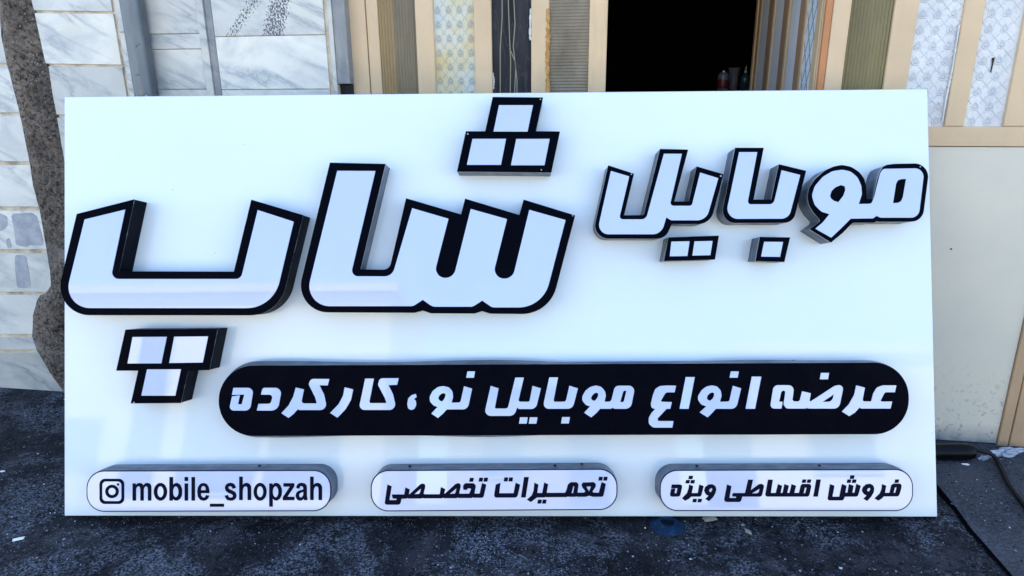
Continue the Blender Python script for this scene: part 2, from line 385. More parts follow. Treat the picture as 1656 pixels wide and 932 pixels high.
# the three caption boxes
H1, H2, H3, H4, H5, H6 = (T(x, 740, 7.527) for x in (130, 330, 590, 790, 1050, 1260))
def caption(l, r, ytl, ytr, ybl, ybr, label, texts, seed):
    c = casing('caption_box', pill(l, r, ytl, ytr, ybl, ybr, 29), label, [M['rim'], M['steel']], .007, seed)
    b = MB(); o = [SG.px(x, y, OFF) for x, y in fil(pill(l + 2.1, r - 2.1, ytl + 2.0, ytr + 2.0, ybl - 2.1, ybr - 2.1, 27), 16)]
    b.prism(o, OFF - .002, OFF + .0008); b.build('front_sheet', M['acrylic_caption'], c)
    b = MB()
    for (t, p, hs) in texts: b.prism(inset(ccw(tr(p, t, 6)), -.0009), OFF + .0002, OFF + .0016, holes=[inset(ccw([SG.px(*t(pp), OFF) for pp in h]), .0007) for h in hs])
    b.build('lettering', M['ink'], c)
    return c
hh = [(432, 235), (470, 235), (470, 338), (490, 318, 15), (522, 309, 20), (555, 324, 25), (572, 355, 20), (573, 390), (573, 515), (534, 515), (534, 395, 20), (530, 358, 15), (508, 346, 12), (486, 356, 15), (472, 385, 15), (470, 410), (470, 515), (432, 515)]
lat = [
 (H1, [(640, 522), (640, 318), (674, 318), (676, 340), (698, 316, 15), (728, 311, 15), (755, 322, 15), (768, 342), (790, 317, 15), (820, 311, 15), (850, 322, 20), (863, 350, 15), (864, 385), (864, 522), (826, 522), (826, 388, 15), (820, 354, 10), (803, 346, 10), (784, 355, 10), (773, 380, 10),
       (772, 400), (772, 522), (735, 522), (735, 388, 15), (729, 354, 10), (711, 346, 10), (690, 355, 10), (679, 380, 10), (678, 400), (678, 522)], []),
 (H1, ell(977, 417, 79, 106), [ell(977, 417, 40, 69)]),
 (H1, [(1088, 240), (1128, 240), (1128, 336), (1150, 316, 20), (1180, 310, 20), (1215, 332, 30), (1235, 372, 30), (1239, 417, 30), (1235, 462, 30), (1215, 502, 30), (1180, 523, 25), (1150, 518, 15), (1126, 497), (1124, 522), (1088, 522)], [ell(1163, 417, 36, 68)]),
 (H1, [(1273, 318), (1311, 318), (1311, 522), (1273, 522)], []), (H1, [(1273, 240), (1311, 240), (1311, 283), (1273, 283)], []), (H1, [(1357, 240), (1395, 240), (1395, 522), (1357, 522)], []),
 (H1, [(1570, 431), (1467, 431), (1470, 462, 10), (1485, 485, 10), (1506, 491, 10), (1523, 480, 10), (1531, 460), (1567, 466), (1554, 500, 15), (1530, 518, 15), (1500, 524, 20), (1460, 511, 30), (1435, 475, 30), (1427, 417, 40), (1435, 360, 30), (1462, 322, 30), (1500, 311, 25), (1540, 324, 30), (1563, 362, 30), (1571, 410)],
  [[(1468, 400), (1531, 400), (1527, 368), (1515, 350), (1498, 344), (1482, 351), (1471, 370)]]),
 (H2, [(75, 565), (243, 565), (243, 597), (75, 597)], []),
 (H2, [(386, 368), (350, 378), (343, 356, 10), (322, 346, 10), (300, 351, 10), (294, 368, 10), (306, 386, 10), (345, 402, 15), (383, 425, 20), (396, 460, 20), (387, 496, 20), (360, 518, 20), (322, 524, 20), (278, 512, 20), (254, 466), (291, 458), (300, 482, 10), (322, 491, 10), (348, 484, 10), (357, 465, 10), (345, 447, 10),
       (300, 429, 15), (268, 405, 20), (257, 370, 20), (266, 335, 20), (293, 315, 20), (325, 309, 20), (362, 320, 20), (381, 345, 15)], []),
 (H2, hh, []), (H2, ell(684, 417, 77, 106), [ell(684, 417, 40, 69)]),
 (H2, [(797, 318), (832, 318), (834, 340), (860, 314, 15), (890, 311, 20), (924, 332, 30), (944, 375, 30), (948, 417, 30), (942, 462, 30), (922, 502, 30), (890, 523, 25), (860, 517, 15), (836, 494), (836, 595), (797, 595)], [ell(872, 417, 36, 69)]),
 (H2, [(970, 315), (1098, 315), (1098, 350), (1012, 480), (1100, 480), (1100, 517), (963, 517), (963, 482), (1050, 352), (970, 352)], []),
 (H2, [(1125, 370), (1135, 333, 20), (1160, 314, 20), (1190, 309, 20), (1225, 317, 20), (1247, 340, 20), (1251, 375), (1251, 460), (1259, 516), (1220, 516), (1214, 497), (1195, 518, 15), (1165, 524, 15), (1133, 509, 20), (1117, 465, 20), (1128, 425, 20), (1158, 405, 15), (1195, 396, 15), (1212, 388), (1210, 360, 8), (1198, 348, 8), (1180, 345, 8),
       (1165, 355, 8), (1161, 376)], [[(1212, 415), (1185, 425), (1163, 438), (1156, 462), (1164, 483), (1180, 489), (1200, 476), (1212, 450)]]),
 (H2, [(p[0] + 863, *p[1:]) for p in hh], []),
]
def rivets(c, pts):
    for (x, y) in pts:
        u, v = SG.px(x, y, .045); b = MB(); P = []
        for i in range(7):
            th = math.pi * i / 6; P.append([(u + .0055 * math.sin(th) * math.cos(-a), v + .0034 * math.cos(th), .045 + .009 * math.sin(th) * math.sin(-a)) for a in np.linspace(0, 2 * math.pi, 12, endpoint=False)])
        b.grid(P, closed=True); b.build('rivet', M['drill'], c)
rivets(sl_box, [(500.5, 587.5), (1283, 583.8)])
cap1 = caption(139.6, 535.8, 761, 760, 828.3, 827.2, 'rounded white box reading mobile_shopzah beside a camera icon', lat, 11)
b = MB()
b.prism(tr([(235, 258, 68), (537, 258, 68), (537, 566, 68), (235, 566, 68)], H1), OFF + .0002, OFF + .0016, holes=[tr([(268, 292, 45), (502, 292, 45), (502, 530, 45), (268, 530, 45)], H1)])
b.prism(tr(ell(387, 413, 83, 82), H1), OFF + .0002, OFF + .0016, holes=[tr(ell(387, 413, 45, 44), H1)]); b.prism(tr(ell(460, 328, 15, 15, 14), H1), OFF + .0002, OFF + .0016)
b.build('camera_icon', M['ink'], cap1)
rivets(cap1, [(420, 753.5)])
t2 = [
 (H3, [(278, 331), (325, 352), (297, 521, 8), (383, 520, 10), (392, 508), (386, 497), (342, 497, 10), (333, 452), (483, 452, 10), (497, 368), (545, 390), (533, 449, 8), (545, 450), (675, 330, 20), (708, 317, 18), (733, 332, 18), (731, 368, 12), (713, 440, 8), (722, 450), (914, 450, 10), (928, 364), (977, 386), (964, 440, 8), (972, 446),
       (1105, 325, 20), (1138, 313, 18), (1164, 328, 18), (1163, 362, 12), (1147, 430, 8), (1153, 443), (1272, 443, 12), (1300, 376, 10), (1250, 372, 10), (1243, 391), (1202, 390), (1197, 345, 20), (1222, 315, 20), (1325, 315, 25), (1350, 345, 20), (1331, 440, 8), (1340, 442), (1400, 442, 12), (1428, 314), (1476, 332), (1442, 487, 28), (1330, 487),
       (1317, 482), (1300, 490), (1145, 490), (1130, 483), (1120, 492), (965, 492), (950, 485), (940, 494), (715, 494), (705, 487), (690, 496), (530, 496), (516, 491), (505, 497), (445, 500), (428, 571, 28), (243, 571, 22)],
  [[(686, 375), (672, 430), (660, 445), (600, 448)], [(1118, 373), (1105, 428), (1095, 441), (1030, 444)]]),
 (H3, q(1273, 250, 43, 42, 9), []), (H3, q(1387, 248, 42, 42, 9), []), (H3, q(1447, 248, 42, 42, 9), []),
 (H4, [(90, 332), (143, 312), (128, 437, 6), (308, 437, 15), (332, 310), (383, 332), (348, 485, 38), (68, 485, 25)], []),
 (H4, q(188, 245, 42, 43, 7), []), (H4, q(246, 245, 43, 43, 7), []), (H4, q(398, 240, 52, 243, 38), []),
 (H4, [(560, 310), (605, 330), (590, 434, 8), (657, 434, 8), (680, 307), (723, 327), (705, 432, 4), (935, 432, 12), (955, 385), (968, 330, 20), (1000, 303, 20), (1070, 303, 20), (1094, 325, 20), (1080, 430, 8), (1162, 430, 8), (1183, 412), (1148, 368, 20), (1133, 335, 15), (1148, 307, 15), (1280, 302, 20), (1305, 325, 20), (1298, 362, 20), (1262, 412),
       (1275, 430), (1345, 430, 10), (1378, 302), (1425, 322), (1395, 475, 28), (1270, 475), (1225, 462), (1180, 475), (1080, 475), (1070, 468), (1060, 475), (980, 475), (965, 468), (955, 478), (705, 480), (695, 475), (680, 483), (590, 483), (515, 539), (472, 512), (530, 460, 30), (552, 400, 30)],
  [[(1188, 352), (1252, 350), (1222, 416)], [(1030, 348), (1047, 348), (1032, 435), (1008, 435)]]),
 (H4, q(597, 515, 42, 43, 8), []), (H4, q(655, 515, 42, 43, 8), []), (H4, q(1340, 237, 41, 41, 7), []), (H4, q(1399, 237, 41, 41, 7), []),
]
cap2 = caption(599.3, 998.8, 760.4, 758, 827.8, 825, 'rounded white box in the middle of the bottom row with long stretched dark lettering', t2, 12)
t3 = [
 (H5, [(275, 331), (403, 331, 25), (370, 473, 32), (250, 473, 22), (268, 385), (312, 380), (304, 438), (332, 438), (346, 370), (268, 373)], []),
 (H5, [(485, 332), (531, 350), (512, 435, 8), (592, 435, 8), (610, 332), (658, 350), (627, 473, 28), (510, 473), (480, 500, 20), (435, 523), (400, 495), (460, 435, 30), (480, 380, 30)], []),
 (H5, q(478, 225, 44, 35, 7), []), (H5, q(442, 277, 42, 35, 7), []), (H5, q(502, 277, 43, 35, 7), []), (H5, q(527, 505, 42, 37, 7), []), (H5, q(588, 505, 43, 37, 7), []),
 (H5, [(725, 528), (685, 504), (727, 465), (690, 448, 20), (668, 405, 30), (680, 362, 30), (720, 331, 30), (768, 327, 30), (803, 350, 30), (813, 390, 30), (800, 435, 30), (775, 480, 30)], [[(723, 405), (735, 380), (757, 368), (770, 382), (760, 412), (740, 427)]]),
 (H5, [(948, 331), (996, 350), (970, 495, 8), (1052, 495, 8), (1060, 480), (1053, 472), (1008, 472, 10), (1020, 435), (1165, 435, 15), (1205, 272), (1257, 272), (1232, 402), (1335, 327, 20), (1370, 323, 20), (1394, 342, 20), (1366, 473, 32), (1130, 473), (1110, 538, 30), (908, 538, 28)], [[(1345, 376), (1332, 425), (1312, 437), (1243, 438)]]),
 (H6, [(-134, 272), (-81, 272), (-106, 433, 6), (-40, 433, 12), (-14, 327), (32, 345), (13, 433, 6), (43, 433, 10), (65, 327), (114, 345), (93, 433, 6), (128, 433, 10), (152, 327), (201, 345), (180, 433, 8), (242, 433, 12), (268, 324, 30), (394, 324, 30), (360, 473, 32), (-172, 473, 25)],
  [[(310, 365), (335, 365), (318, 436), (293, 436)]]),
 (H6, q(277, 270, 41, 35, 8), []), (H6, q(338, 270, 41, 35, 8), []), (H6, q(417, 270, 50, 203, 36), []),
 (H6, [(620, 327), (669, 345), (643, 479, 8), (733, 479, 12), (765, 325), (816, 345), (800, 430, 6), (832, 430, 8), (850, 327), (901, 345), (885, 430, 6), (917, 430, 8), (940, 324), (989, 345), (953, 473, 30), (795, 473), (778, 519, 25), (588, 519, 22)], []),
 (H6, q(860, 220, 45, 37, 8), []), (H6, q(824, 270, 41, 36, 8), []), (H6, q(886, 270, 43, 36, 8), []),
 (H6, [(1068, 526), (1028, 502), (1067, 462), (1030, 442, 20), (1007, 405, 30), (1018, 362, 30), (1058, 328, 30), (1105, 321, 30), (1142, 341, 30), (1153, 378, 30), (1145, 425, 30), (1118, 472, 30)], [[(1065, 400), (1076, 376), (1098, 365), (1111, 379), (1102, 405), (1080, 419)]]),
 (H6, [(1252, 327), (1298, 345), (1283, 432, 8), (1343, 432, 8), (1352, 395), (1366, 335, 20), (1392, 320, 20), (1468, 319, 20), (1487, 338, 20), (1480, 385), (1452, 470, 32), (1270, 470), (1245, 498, 20), (1205, 521), (1163, 497), (1225, 440, 30), (1247, 385, 30)], [[(1405, 362), (1431, 362), (1412, 432), (1388, 432)]]),
 (H6, q(1405, 270, 42, 35, 8), []),
]
cap3 = caption(1066.6, 1476.8, 760, 758.4, 827, 827, 'rounded white box at the lower right corner with dark lettering and a nick in its casing', t3, 13)
rivets(cap2, [(663, 753.8), (897.6, 752.6), (941, 750.5)]); rivets(cap3, [(1127, 753.5), (1325, 753)])
# screws on the black letter edges and drain holes / crimps in the casings
for (x, y, r) in [(874, 161, 1.0), (756.5, 217, 1.2), (875.5, 275, 1.0), (926, 349, 1.0), (1021, 282, 1.1), (1165.5, 285, 1.3), (1488, 270, 1.0), (217, 651, 1.0), (1252, 383, .7)]:
    u, v = SG.px(x, y, OFF); b = MB(); b.prism(ell(u, v, r * .0024, r * .0024, 10), OFF, OFF + .0022); b.build('screw', M['screw'], sign)

# ------------------------------------------------------------------ ground
def _asphalt():
    m = mat('dark_asphalt', (.03, .032, .036), .9, spec=.12); n = N(m)
    big = n.noise(.9, 5, .6); mid = n.noise(5, 6, .65); fine = n.noise(120, 4, .8); grit = n.vor(150); grc = n.vor(150, out='Color')
    c = n.ramp(mid, [(.36, (.0035, .0035, .005)), (.52, (.013, .013, .016)), (.66, (.040, .040, .046))])
    c = n.mix(n.math('MULTIPLY', n.ramp(fine, [(.47, 0.0), (.60, 1.0)]), n.ramp(n.noise(3.4, 7, .72, None, .4), [(.47, .10), (.57, 1.0)])), c, (.175, .195, .245))
    gs = n.sep(grc)[0]; bright = n.math('MULTIPLY', n.math('GREATER_THAN', gs, .80), n.math('LESS_THAN', grit, .0042 * 75))
    patch = n.ramp(big, [(.45, .18), (.62, 1.0)])
    c = n.mix(n.math('MULTIPLY', bright, patch), c, (.36, .44, .56))
    dark = n.math('GREATER_THAN', n.noise(42, 4, .65), .58)
    c = n.mix(n.math('MULTIPLY', dark, .8), c, (.003, .003, .005)); n.color(c)
    h = n.math('ADD', n.math('MULTIPLY', fine, .7), n.math('MULTIPLY', mid, .9)); b1 = n.bump(h, .8, .012); n.bump(grit, .5, .004, b1)
    n.rough(n.ramp(fine, [(.3, .65), (.7, .95)])); return m
M['asphalt'] = _asphalt()
def _concrete():
    m = mat('worn_concrete', (.08, .08, .08), .9, spec=.12); n = N(m)
    mid = n.noise(4, 6, .65); fine = n.noise(120, 4, .7); pits = n.vor(36); pc = n.sep(n.vor(36, out='Color'))
    c = n.ramp(mid, [(.3, (.028, .028, .033)), (.7, (.066, .066, .074))])
    c = n.mix(n.ramp(fine, [(.45, 0.0), (.75, .8)]), c, (.13, .145, .175))
    pit = n.math('MULTIPLY', n.math('LESS_THAN', pits, .16), n.math('GREATER_THAN', pc[0], .45)); c = n.mix(pit, c, (.008, .009, .012))
    wp = n.math('MULTIPLY', n.math('LESS_THAN', pits, .10), n.math('LESS_THAN', pc[1], .14)); c = n.mix(wp, c, (.5, .5, .5)); n.color(c)
    b1 = n.bump(fine, .5, .004); n.bump(n.math('SUBTRACT', 1.0, pit), .8, .004, b1); return m
M['concrete'] = _concrete()
g = MB(); S = 60
g.add([(-S, -S, GZ), (S, -S, GZ), (S, S, GZ), (-S, S, GZ)], [(0, 1, 2, 3)])
tag(g.build('ground', M['asphalt']), kind='structure')
def _street():
    m = mat('warm_bounce_street', (.30, .27, .22), .9); n = N(m); n.color(n.ramp(n.noise(1.2, 6, .6), [(.3, (.24, .21, .17)), (.7, (.36, .32, .26))])); return m
g = MB(); g.add([(-S, -60, GZ + .004), (S, -60, GZ + .004), (S, -.9, GZ + .004), (-S, -.9, GZ + .004)], [(0, 1, 2, 3)]); tag(g.build('bounce_road', _street()), kind='structure')  # unseen pale street behind the camera, added to bounce warm light on the front
# concrete paving to the right of the joint
edge = [GR.px(x, y) for x, y in [(1440, 716), (1480, 752), (1517, 790), (1545, 824), (1570, 859), (1600, 893), (1634, 932), (1700, 1010), (1800, 1130)]]
far = [(edge[-1][0] + 3, edge[-1][1]), (edge[0][0] + 4.5, 2.55), (edge[0][0] - .02, edge[0][1] + .02)]
g = MB(); o = ccw(edge + far); g.prism(o, GZ - .02, GZ + .006); tag(g.build('pavement', M['concrete']), kind='structure')
g = MB(); L = [np.array(p) for p in edge]; ws = [.010, .012, .012, .008, .008, .007, .005, .006, .006]
v = []
for i, p in enumerate(L):
    d = L[min(i + 1, len(L) - 1)] - L[max(i - 1, 0)]; d /= np.linalg.norm(d); nn = np.array([-d[1], d[0]])
    v += [(*(p + nn * ws[i] * .3), GZ + .0075), (*(p - nn * ws[i] * 1.6), GZ + .004)]
g.add(v, [(2 * i, 2 * i + 2, 2 * i + 3, 2 * i + 1) for i in range(len(L) - 1)])
M['tar'] = mat('black_joint_filler', (.002, .002, .003), .9, spec=.02)
tag(g.build('paving_joint', M['tar']), kind='structure')
# loose grit
M['grit'] = (lambda m: m)(mat('pale_grit', (.22, .25, .30), .7)); _n = N(M['grit']); _n.color(_n.ramp(_n.attr(), [(0, (.02, .025, .04)), (.5, (.08, .10, .14)), (.85, (.25, .30, .38)), (1, (.6, .64, .68))]))
g = MB(); ico = [(0, 0, 1), (.94, 0, .33), (-.47, .82, .33), (-.47, -.82, .33), (.3, .5, -.6), (-.6, 0, -.6), (.3, -.5, -.6)]
icf = [(0, 1, 2), (0, 2, 3), (0, 3, 1), (1, 4, 2), (2, 5, 3), (3, 6, 1), (1, 6, 4), (2, 4, 5), (3, 5, 6)]
for k in range(11000):
    x, y = random.uniform(-2.9, 2.9), random.uniform(1.45, 3.25)
    if y > 2.6 + (2.0 - x) * .15: continue
    if x > .5 and random.random() < .0: continue
    cl = math.sin(x * 3.1 + 1.3) * math.cos(y * 7 + x * 2) + math.sin(x * 9 + y * 5)
    if random.random() > .35 + .3 * cl: continue
    r = random.choice([.0015, .002, .0025, .003, .004]) * random.uniform(.7, 1.3)
    if random.random() < .012: r = random.uniform(.004, .008)
    a = random.uniform(0, 6.28); ca, sa = math.cos(a), math.sin(a); sx, sy, sz = (random.uniform(.6, 1.5) for _ in range(3))
    g.add([(x + r * (ca * p[0] * sx - sa * p[1] * sy), y + r * (sa * p[0] * sx + ca * p[1] * sy), GZ + r * .35 * sz + r * p[2] * .6 * sz + (.006 if x > 1.5 else 0)) for p in ico], icf, 0, random.random())
tag(g.build('gravel', M['grit']), 'fine loose grit scattered over the dark asphalt', None, None, 'stuff')

def gp(x, y, z=0.0): u, v = GR.px(x, y, z); return np.array([u, v, GZ + z])
def lump(name, c, r, sc, m, label, cat, seed=0, rot=0.0, n=10, amp=.25, group=None, parent=None):
    rd = random.Random(seed); ph = [rd.uniform(0, 6) for _ in range(6)]; P = []
    for i in range(n + 1):
        th = math.pi * i / n; row = []
        for j in range(2 * n):
            p = 2 * math.pi * j / (2 * n); x, y, z = math.sin(th) * math.cos(p), math.sin(th) * math.sin(p), math.cos(th)
            k = 1 + amp * (math.sin(4 * x + ph[0]) * math.sin(5 * y + ph[1]) + .6 * math.sin(9 * z + 7 * x + ph[2]) * math.sin(8 * y + ph[3]))
            x, y, z = x * sc[0] * r * k, y * sc[1] * r * k, z * sc[2] * r * k
            row.append((x * math.cos(rot) - y * math.sin(rot), x * math.sin(rot) + y * math.cos(rot), z + sc[2] * r * .85))
        P.append(row)
    b = MB(); b.grid([r_[::-1] for r_ in P], closed=True, smooth=False)
    Mx = Matrix.Translation(Vector(c)); o = b.build(name, m, M=Mx); return tag(o, label, cat, group)
M['glint'] = mat('painted_glint', (.8, .8, .8), .3)  # white for the glint lump by the black tube
M['stone'] = mat('pale_stone', (.30, .27, .23), .8); M['paper'] = mat('white_paper', (.75, .75, .75), .7)
lump('stone_chip', gp(1210, 862), .013, (.55, 1.25, .4), M['stone'], 'long pale stone chip on the ground below the right caption box', 'stone', 3, .35, group='loose stone chips below the sign')
lump('stone_chip', gp(1201, 850), .006, (1, 1, .6), M['stone'], 'tiny pale pebble just beyond the long pale chip', 'stone', 4, group='loose stone chips below the sign')
lump('stone_chip', gp(1148, 841), .018, (1.5, .7, .4), M['stone'], 'flat beige stone chip tucked under the bottom edge of the sign', 'stone', 5, .1, group='loose stone chips below the sign')
lump('paper_scrap', gp(30, 873), .014, (1.3, .6, .25), M['paper'], 'small white paper scrap on the asphalt at the lower left', 'scrap', 6, .4, group='paper scraps on the asphalt')
lump('paper_scrap', gp(4, 763), .008, (1.2, .7, .3), M['paper'], 'tiny white scrap on the asphalt at the left picture edge', 'scrap', 8, .2, group='paper scraps on the asphalt')
lump('tube_glint', gp(1561, 752, .006), .010, (1.5, .5, .35), M['glint'], 'small bright white lump standing in for a glint on the black tube, set on the concrete before it', 'scrap', 9, -.2)  # added white lump imitating the highlight on the black tube
# blue ring on the ground
M['blue'] = mat('blue_painted_iron', (.010, .055, .17), .6, spec=.15); _n = N(M['blue']); _n.color(_n.ramp(_n.noise(60, 4, .7), [(.35, (.003, .012, .035)), (.6, (.004, .028, .07)), (.75, (.03, .06, .085))])); _n.bump(_n.noise(90, 3), .3, .002)
b = MB(); prof = [(.0625, 0), (.0625, .004), (.058, .007), (.045, .010), (.034, .016), (.029, .019), (.0255, .018), (.024, .012), (.024, .001)]
b.grid([[(r * math.cos(-2 * math.pi * i / 40), r * math.sin(-2 * math.pi * i / 40), z) for i in range(40)] for r, z in prof], closed=True)
ring = b.build('iron_flange', M['blue'], M=Matrix.Translation(Vector(gp(1079, 850)))); tag(ring, 'round blue flange with a dark hole, half under the bottom edge of the sign', 'flange')
b = MB(); b.add([(.0245 * math.cos(2 * math.pi * i / 30), .0245 * math.sin(2 * math.pi * i / 30), .0015) for i in range(30)], [tuple(range(30))]); b.build('bore', M['drill'], ring)

def tube(pts, r, m, name, label=None, cat=None, parent=None, seg=10, kr=None):
    P = [np.array(p, float) for p in pts]; Q = []
    for i in range(len(P) - 1):
        p0, p1, p2, p3 = P[max(i - 1, 0)], P[i], P[i + 1], P[min(i + 2, len(P) - 1)]
        for k in range(8):
            t = k / 8; Q.append(.5 * ((2 * p1) + (-p0 + p2) * t + (2 * p0 - 5 * p1 + 4 * p2 - p3) * t * t + (-p0 + 3 * p1 - 3 * p2 + p3) * t ** 3))
    Q.append(P[-1]); rows = []
    for i, p in enumerate(Q):
        d = Q[min(i + 1, len(Q) - 1)] - Q[max(i - 1, 0)]; d /= np.linalg.norm(d); a = np.cross(d, [0, 0, 1.0]); a /= np.linalg.norm(a) + 1e-9; c = np.cross(a, d)
        rr = r if kr is None else r * kr(i / len(Q))
        rows.append([tuple(p + rr * (a * math.cos(t) + c * math.sin(t))) for t in np.linspace(0, 2 * math.pi, seg, endpoint=False)])
    b = MB(); b.grid(rows, closed=True)
    for rw, fl in ((rows[0], 1), (rows[-1], 0)): b.add(rw, [tuple(range(seg))[::-1] if not fl else tuple(range(seg))])
    o = b.build(name, m, parent); return tag(o, label, cat)
M['rubber'] = mat('black_rubber', (.003, .004, .007), .5, spec=.25)
def cz(x, y, z=.012): return gp(x, y, z + .006)
tube([cz(1380, 722, .05), cz(1440, 719, .05), cz(1513, 719, .05), cz(1550, 723, .05), cz(1580, 728, .045), cz(1603, 735, .03), cz(1613, 746), cz(1622, 764), cz(1631, 783), cz(1643, 800), cz(1660, 822), cz(1690, 850), cz(1750, 890)],
     .0085, M['rubber'], 'cable', 'black cable curling over the concrete at the foot of the plain door panel', 'cable')
M['gloss_black'] = mat('glossy_black_plastic', (.002, .0025, .004), .35, spec=.12)
pa, pb = gp(1400, 752), gp(1578, 752)
tube([pa + [0, .035, .041], (pa + pb) / 2 + [0, .035, .041], pb + [0, .035, .041]], .034, M['gloss_black'], 'hose_roll', 'thick black plastic tube lying at the foot of the door behind the sign', 'tube', seg=18, kr=lambda t: 1 if t < .9 else 1 - (t - .9) * 4)
M['plastic'] = mat('crumpled_clear_plastic', (.32, .36, .44), .25, coat=.5); _n = N(M['plastic']); _n.bump(_n.noise(40, 4), .8, .01)
lump('plastic_scrap', gp(1626, 737, .006), .040, (1.7, .50, .42), M['plastic'], 'crumpled pale plastic film at the foot of the beige door post', 'scrap', 21, .22, 22, .45, group='plastic shreds at the door foot')
lump('plastic_scrap', gp(1592, 743, .006), .018, (1.4, .5, .5), M['plastic'], 'small pale plastic shred beside the black cable', 'scrap', 22, .3, 14, .4, group='plastic shreds at the door foot')

# ------------------------------------------------------------------ wall (frame: x along the wall, y up, z toward the street)
MP = Plane(DR.w(0, 0, .05), DR.u, DR.v)          # marble front plane, 5 cm proud of the door
def mu(x, y=75): return MP.px(x, y)[0]
def mz(y, x=100): return MP.px(x, y)[1]
def _marble(name, speck=False, warm=0.0, dark=0.0):
    m = mat(name, (.6, .62, .64), .45, coat=.15, coat_rough=.25); n = N(m)
    a = n.attr(); cv = n.new('ShaderNodeCombineXYZ'); n.link(n.math('MULTIPLY', a, 37.0), cv.inputs[0]); n.link(n.math('MULTIPLY', a, 91.0), cv.inputs[1]); n.link(n.math('MULTIPLY', a, 53.0), cv.inputs[2])
    ad = n.new('ShaderNodeVectorMath'); ad.operation = 'ADD'; n.link(n.coord((1, 1.5, 1), rot=(0, 0, .65)), ad.inputs[0]); n.link(cv.outputs[0], ad.inputs[1]); vec = ad.outputs[0]
    cloud = n.noise(4.5, 6, .6, vec, .6); mpv = n.new('ShaderNodeMapping'); mpv.inputs['Scale'].default_value = (1, 3.6, 1); n.link(vec, mpv.inputs[0]); vein = n.noise(1.5, 6, .58, mpv.outputs[0], .5); fine = n.noise(60, 4, .7, vec)
    c = n.ramp(cloud, [(.30, (.50, .50, .48)), (.5, (.73, .71, .62)), (.70, (.82, .785, .69))])
    v1 = n.math('ABSOLUTE', n.math('SUBTRACT', vein, .5)); vm = n.ramp(v1, [(0, 1.0), (.014, .5), (.07, 0.0)]); c = n.mix(n.math('MULTIPLY', n.math('MULTIPLY', vm, n.ramp(n.noise(2.0, 3, .5, vec), [(.46, 1.0), (.60, .08)])), .72), c, (.22, .26, .31))
    yl = n.ramp(n.noise(2.3, 4, .5, vec), [(.60, 0.0), (.78, 1.0)]); c = n.mix(n.math('MULTIPLY', yl, .5), c, (.62, .52, .36))
    c = n.mix(n.math('MULTIPLY', n.ramp(fine, [(.60, 0.0), (.72, 1.0)]), .15), c, (.25, .26, .27))
    c = n.mix(n.math('MULTIPLY', n.ramp(n.noise(1.7, 3, .5, vec, .2), [(.40, .8), (.62, 0.0)]), .35), c, (.33, .36, .40)); tone = n.ramp(n.math('FRACT', n.math('MULTIPLY', a, 7.3)), [(0, .80), (1, 1.04)]); c = n.mix(1.0, c, tone, 'MULTIPLY')
    if dark: c = n.mix(n.math('MULTIPLY', n.ramp(n.noise(14, 6, .7, n.coord((1, .22, 1))), [(.35, .7), (.55, 1.0)]), dark), c, (.065, .08, .105))
    if speck:
        s_ = n.coord(); x = n.sep(s_)
        u0 = mu(448, 25); band = n.ramp(n.math('ABSOLUTE', n.math('ADD', n.math('SUBTRACT', x[0], u0), n.math('MULTIPLY', n.math('SUBTRACT', x[1], mz(25, 448)), -.35))), [(0, 1.0), (.035, .9), (.06, 0.0)])
        u1 = mu(395, 25); band2 = n.ramp(n.math('ABSOLUTE', n.math('ADD', n.math('SUBTRACT', x[0], u1), n.math('MULTIPLY', n.math('SUBTRACT', x[1], mz(25, 395)), -.9))), [(0, .75), (.02, .6), (.04, 0.0)])
        sp = n.noise(140, 3, .62, n.coord((1, .7, 1)))
        k = n.math('GREATER_THAN', n.math('ADD', sp, n.math('MULTIPLY', n.math('MAXIMUM', band, band2), .16)), .635)
        k = n.math('MULTIPLY', k, n.math('GREATER_THAN', n.math('MAXIMUM', band, band2), .05)); c = n.mix(n.math('MULTIPLY', k, .9), c, (.03, .04, .07))
    n.color(c); n.rough(n.ramp(cloud, [(.3, .38), (.7, .6)])); n.bump(n.noise(25, 4, .6, vec), .12, .003); return m
M['marble'] = _marble('veined_marble'); M['marble_speck'] = _marble('speckled_marble', True); M['marble_blue'] = _marble('blue_grey_marble', dark=.72); M['marble_base'] = _marble('grey_base_stone', dark=.22)
def _mortar():
    m = mat('old_mortar', (.32, .27, .22), .9); n = N(m); n.color(n.ramp(n.noise(14, 5), [(.3, (.34, .28, .20)), (.5, (.62, .52, .38)), (.7, (.74, .66, .52))])); n.bump(n.noise(60, 4), .6, .006); return m
M['mortar'] = _mortar()
def _cement():
    m = mat('rough_dark_cement', (.1, .09, .09), .95, spec=.2); n = N(m)
    y = n.sep()[1]; a = n.noise(5, 5, .6); b_ = n.noise(75, 5, .78, n.coord((1, .7, 1))); p = n.vor(95); pc = n.sep(n.vor(95, out='Color'))
    c = n.ramp(a, [(.34, (.045, .034, .026)), (.5, (.15, .115, .088)), (.66, (.30, .25, .20))])
    c = n.mix(n.ramp(b_, [(.4, 0.0), (.7, .7)]), c, (.34, .29, .24)); c = n.mix(n.ramp(n.noise(55, 4, .75), [(.50, 0.0), (.60, .85)]), c, (.018, .017, .02))
    lite = n.ramp(n.math('ADD', y, n.math('MULTIPLY', a, .3)), [(mz(160, 40), 0.0), (mz(0, 40) + .25, .55)]) if False else n.ramp(n.noise(2.4, 3), [(.5, 0.0), (.7, .45)])
    c = n.mix(lite, c, (.24, .235, .23))
    w1 = n.math('MULTIPLY', n.math('LESS_THAN', p, .24), n.math('GREATER_THAN', pc[0], .89)); c = n.mix(w1, c, (.42, .41, .37)); n.color(c)
    b1 = n.bump(b_, 1.0, .012); n.bump(p, .6, .006, b1); return m
M['cement'] = _cement()
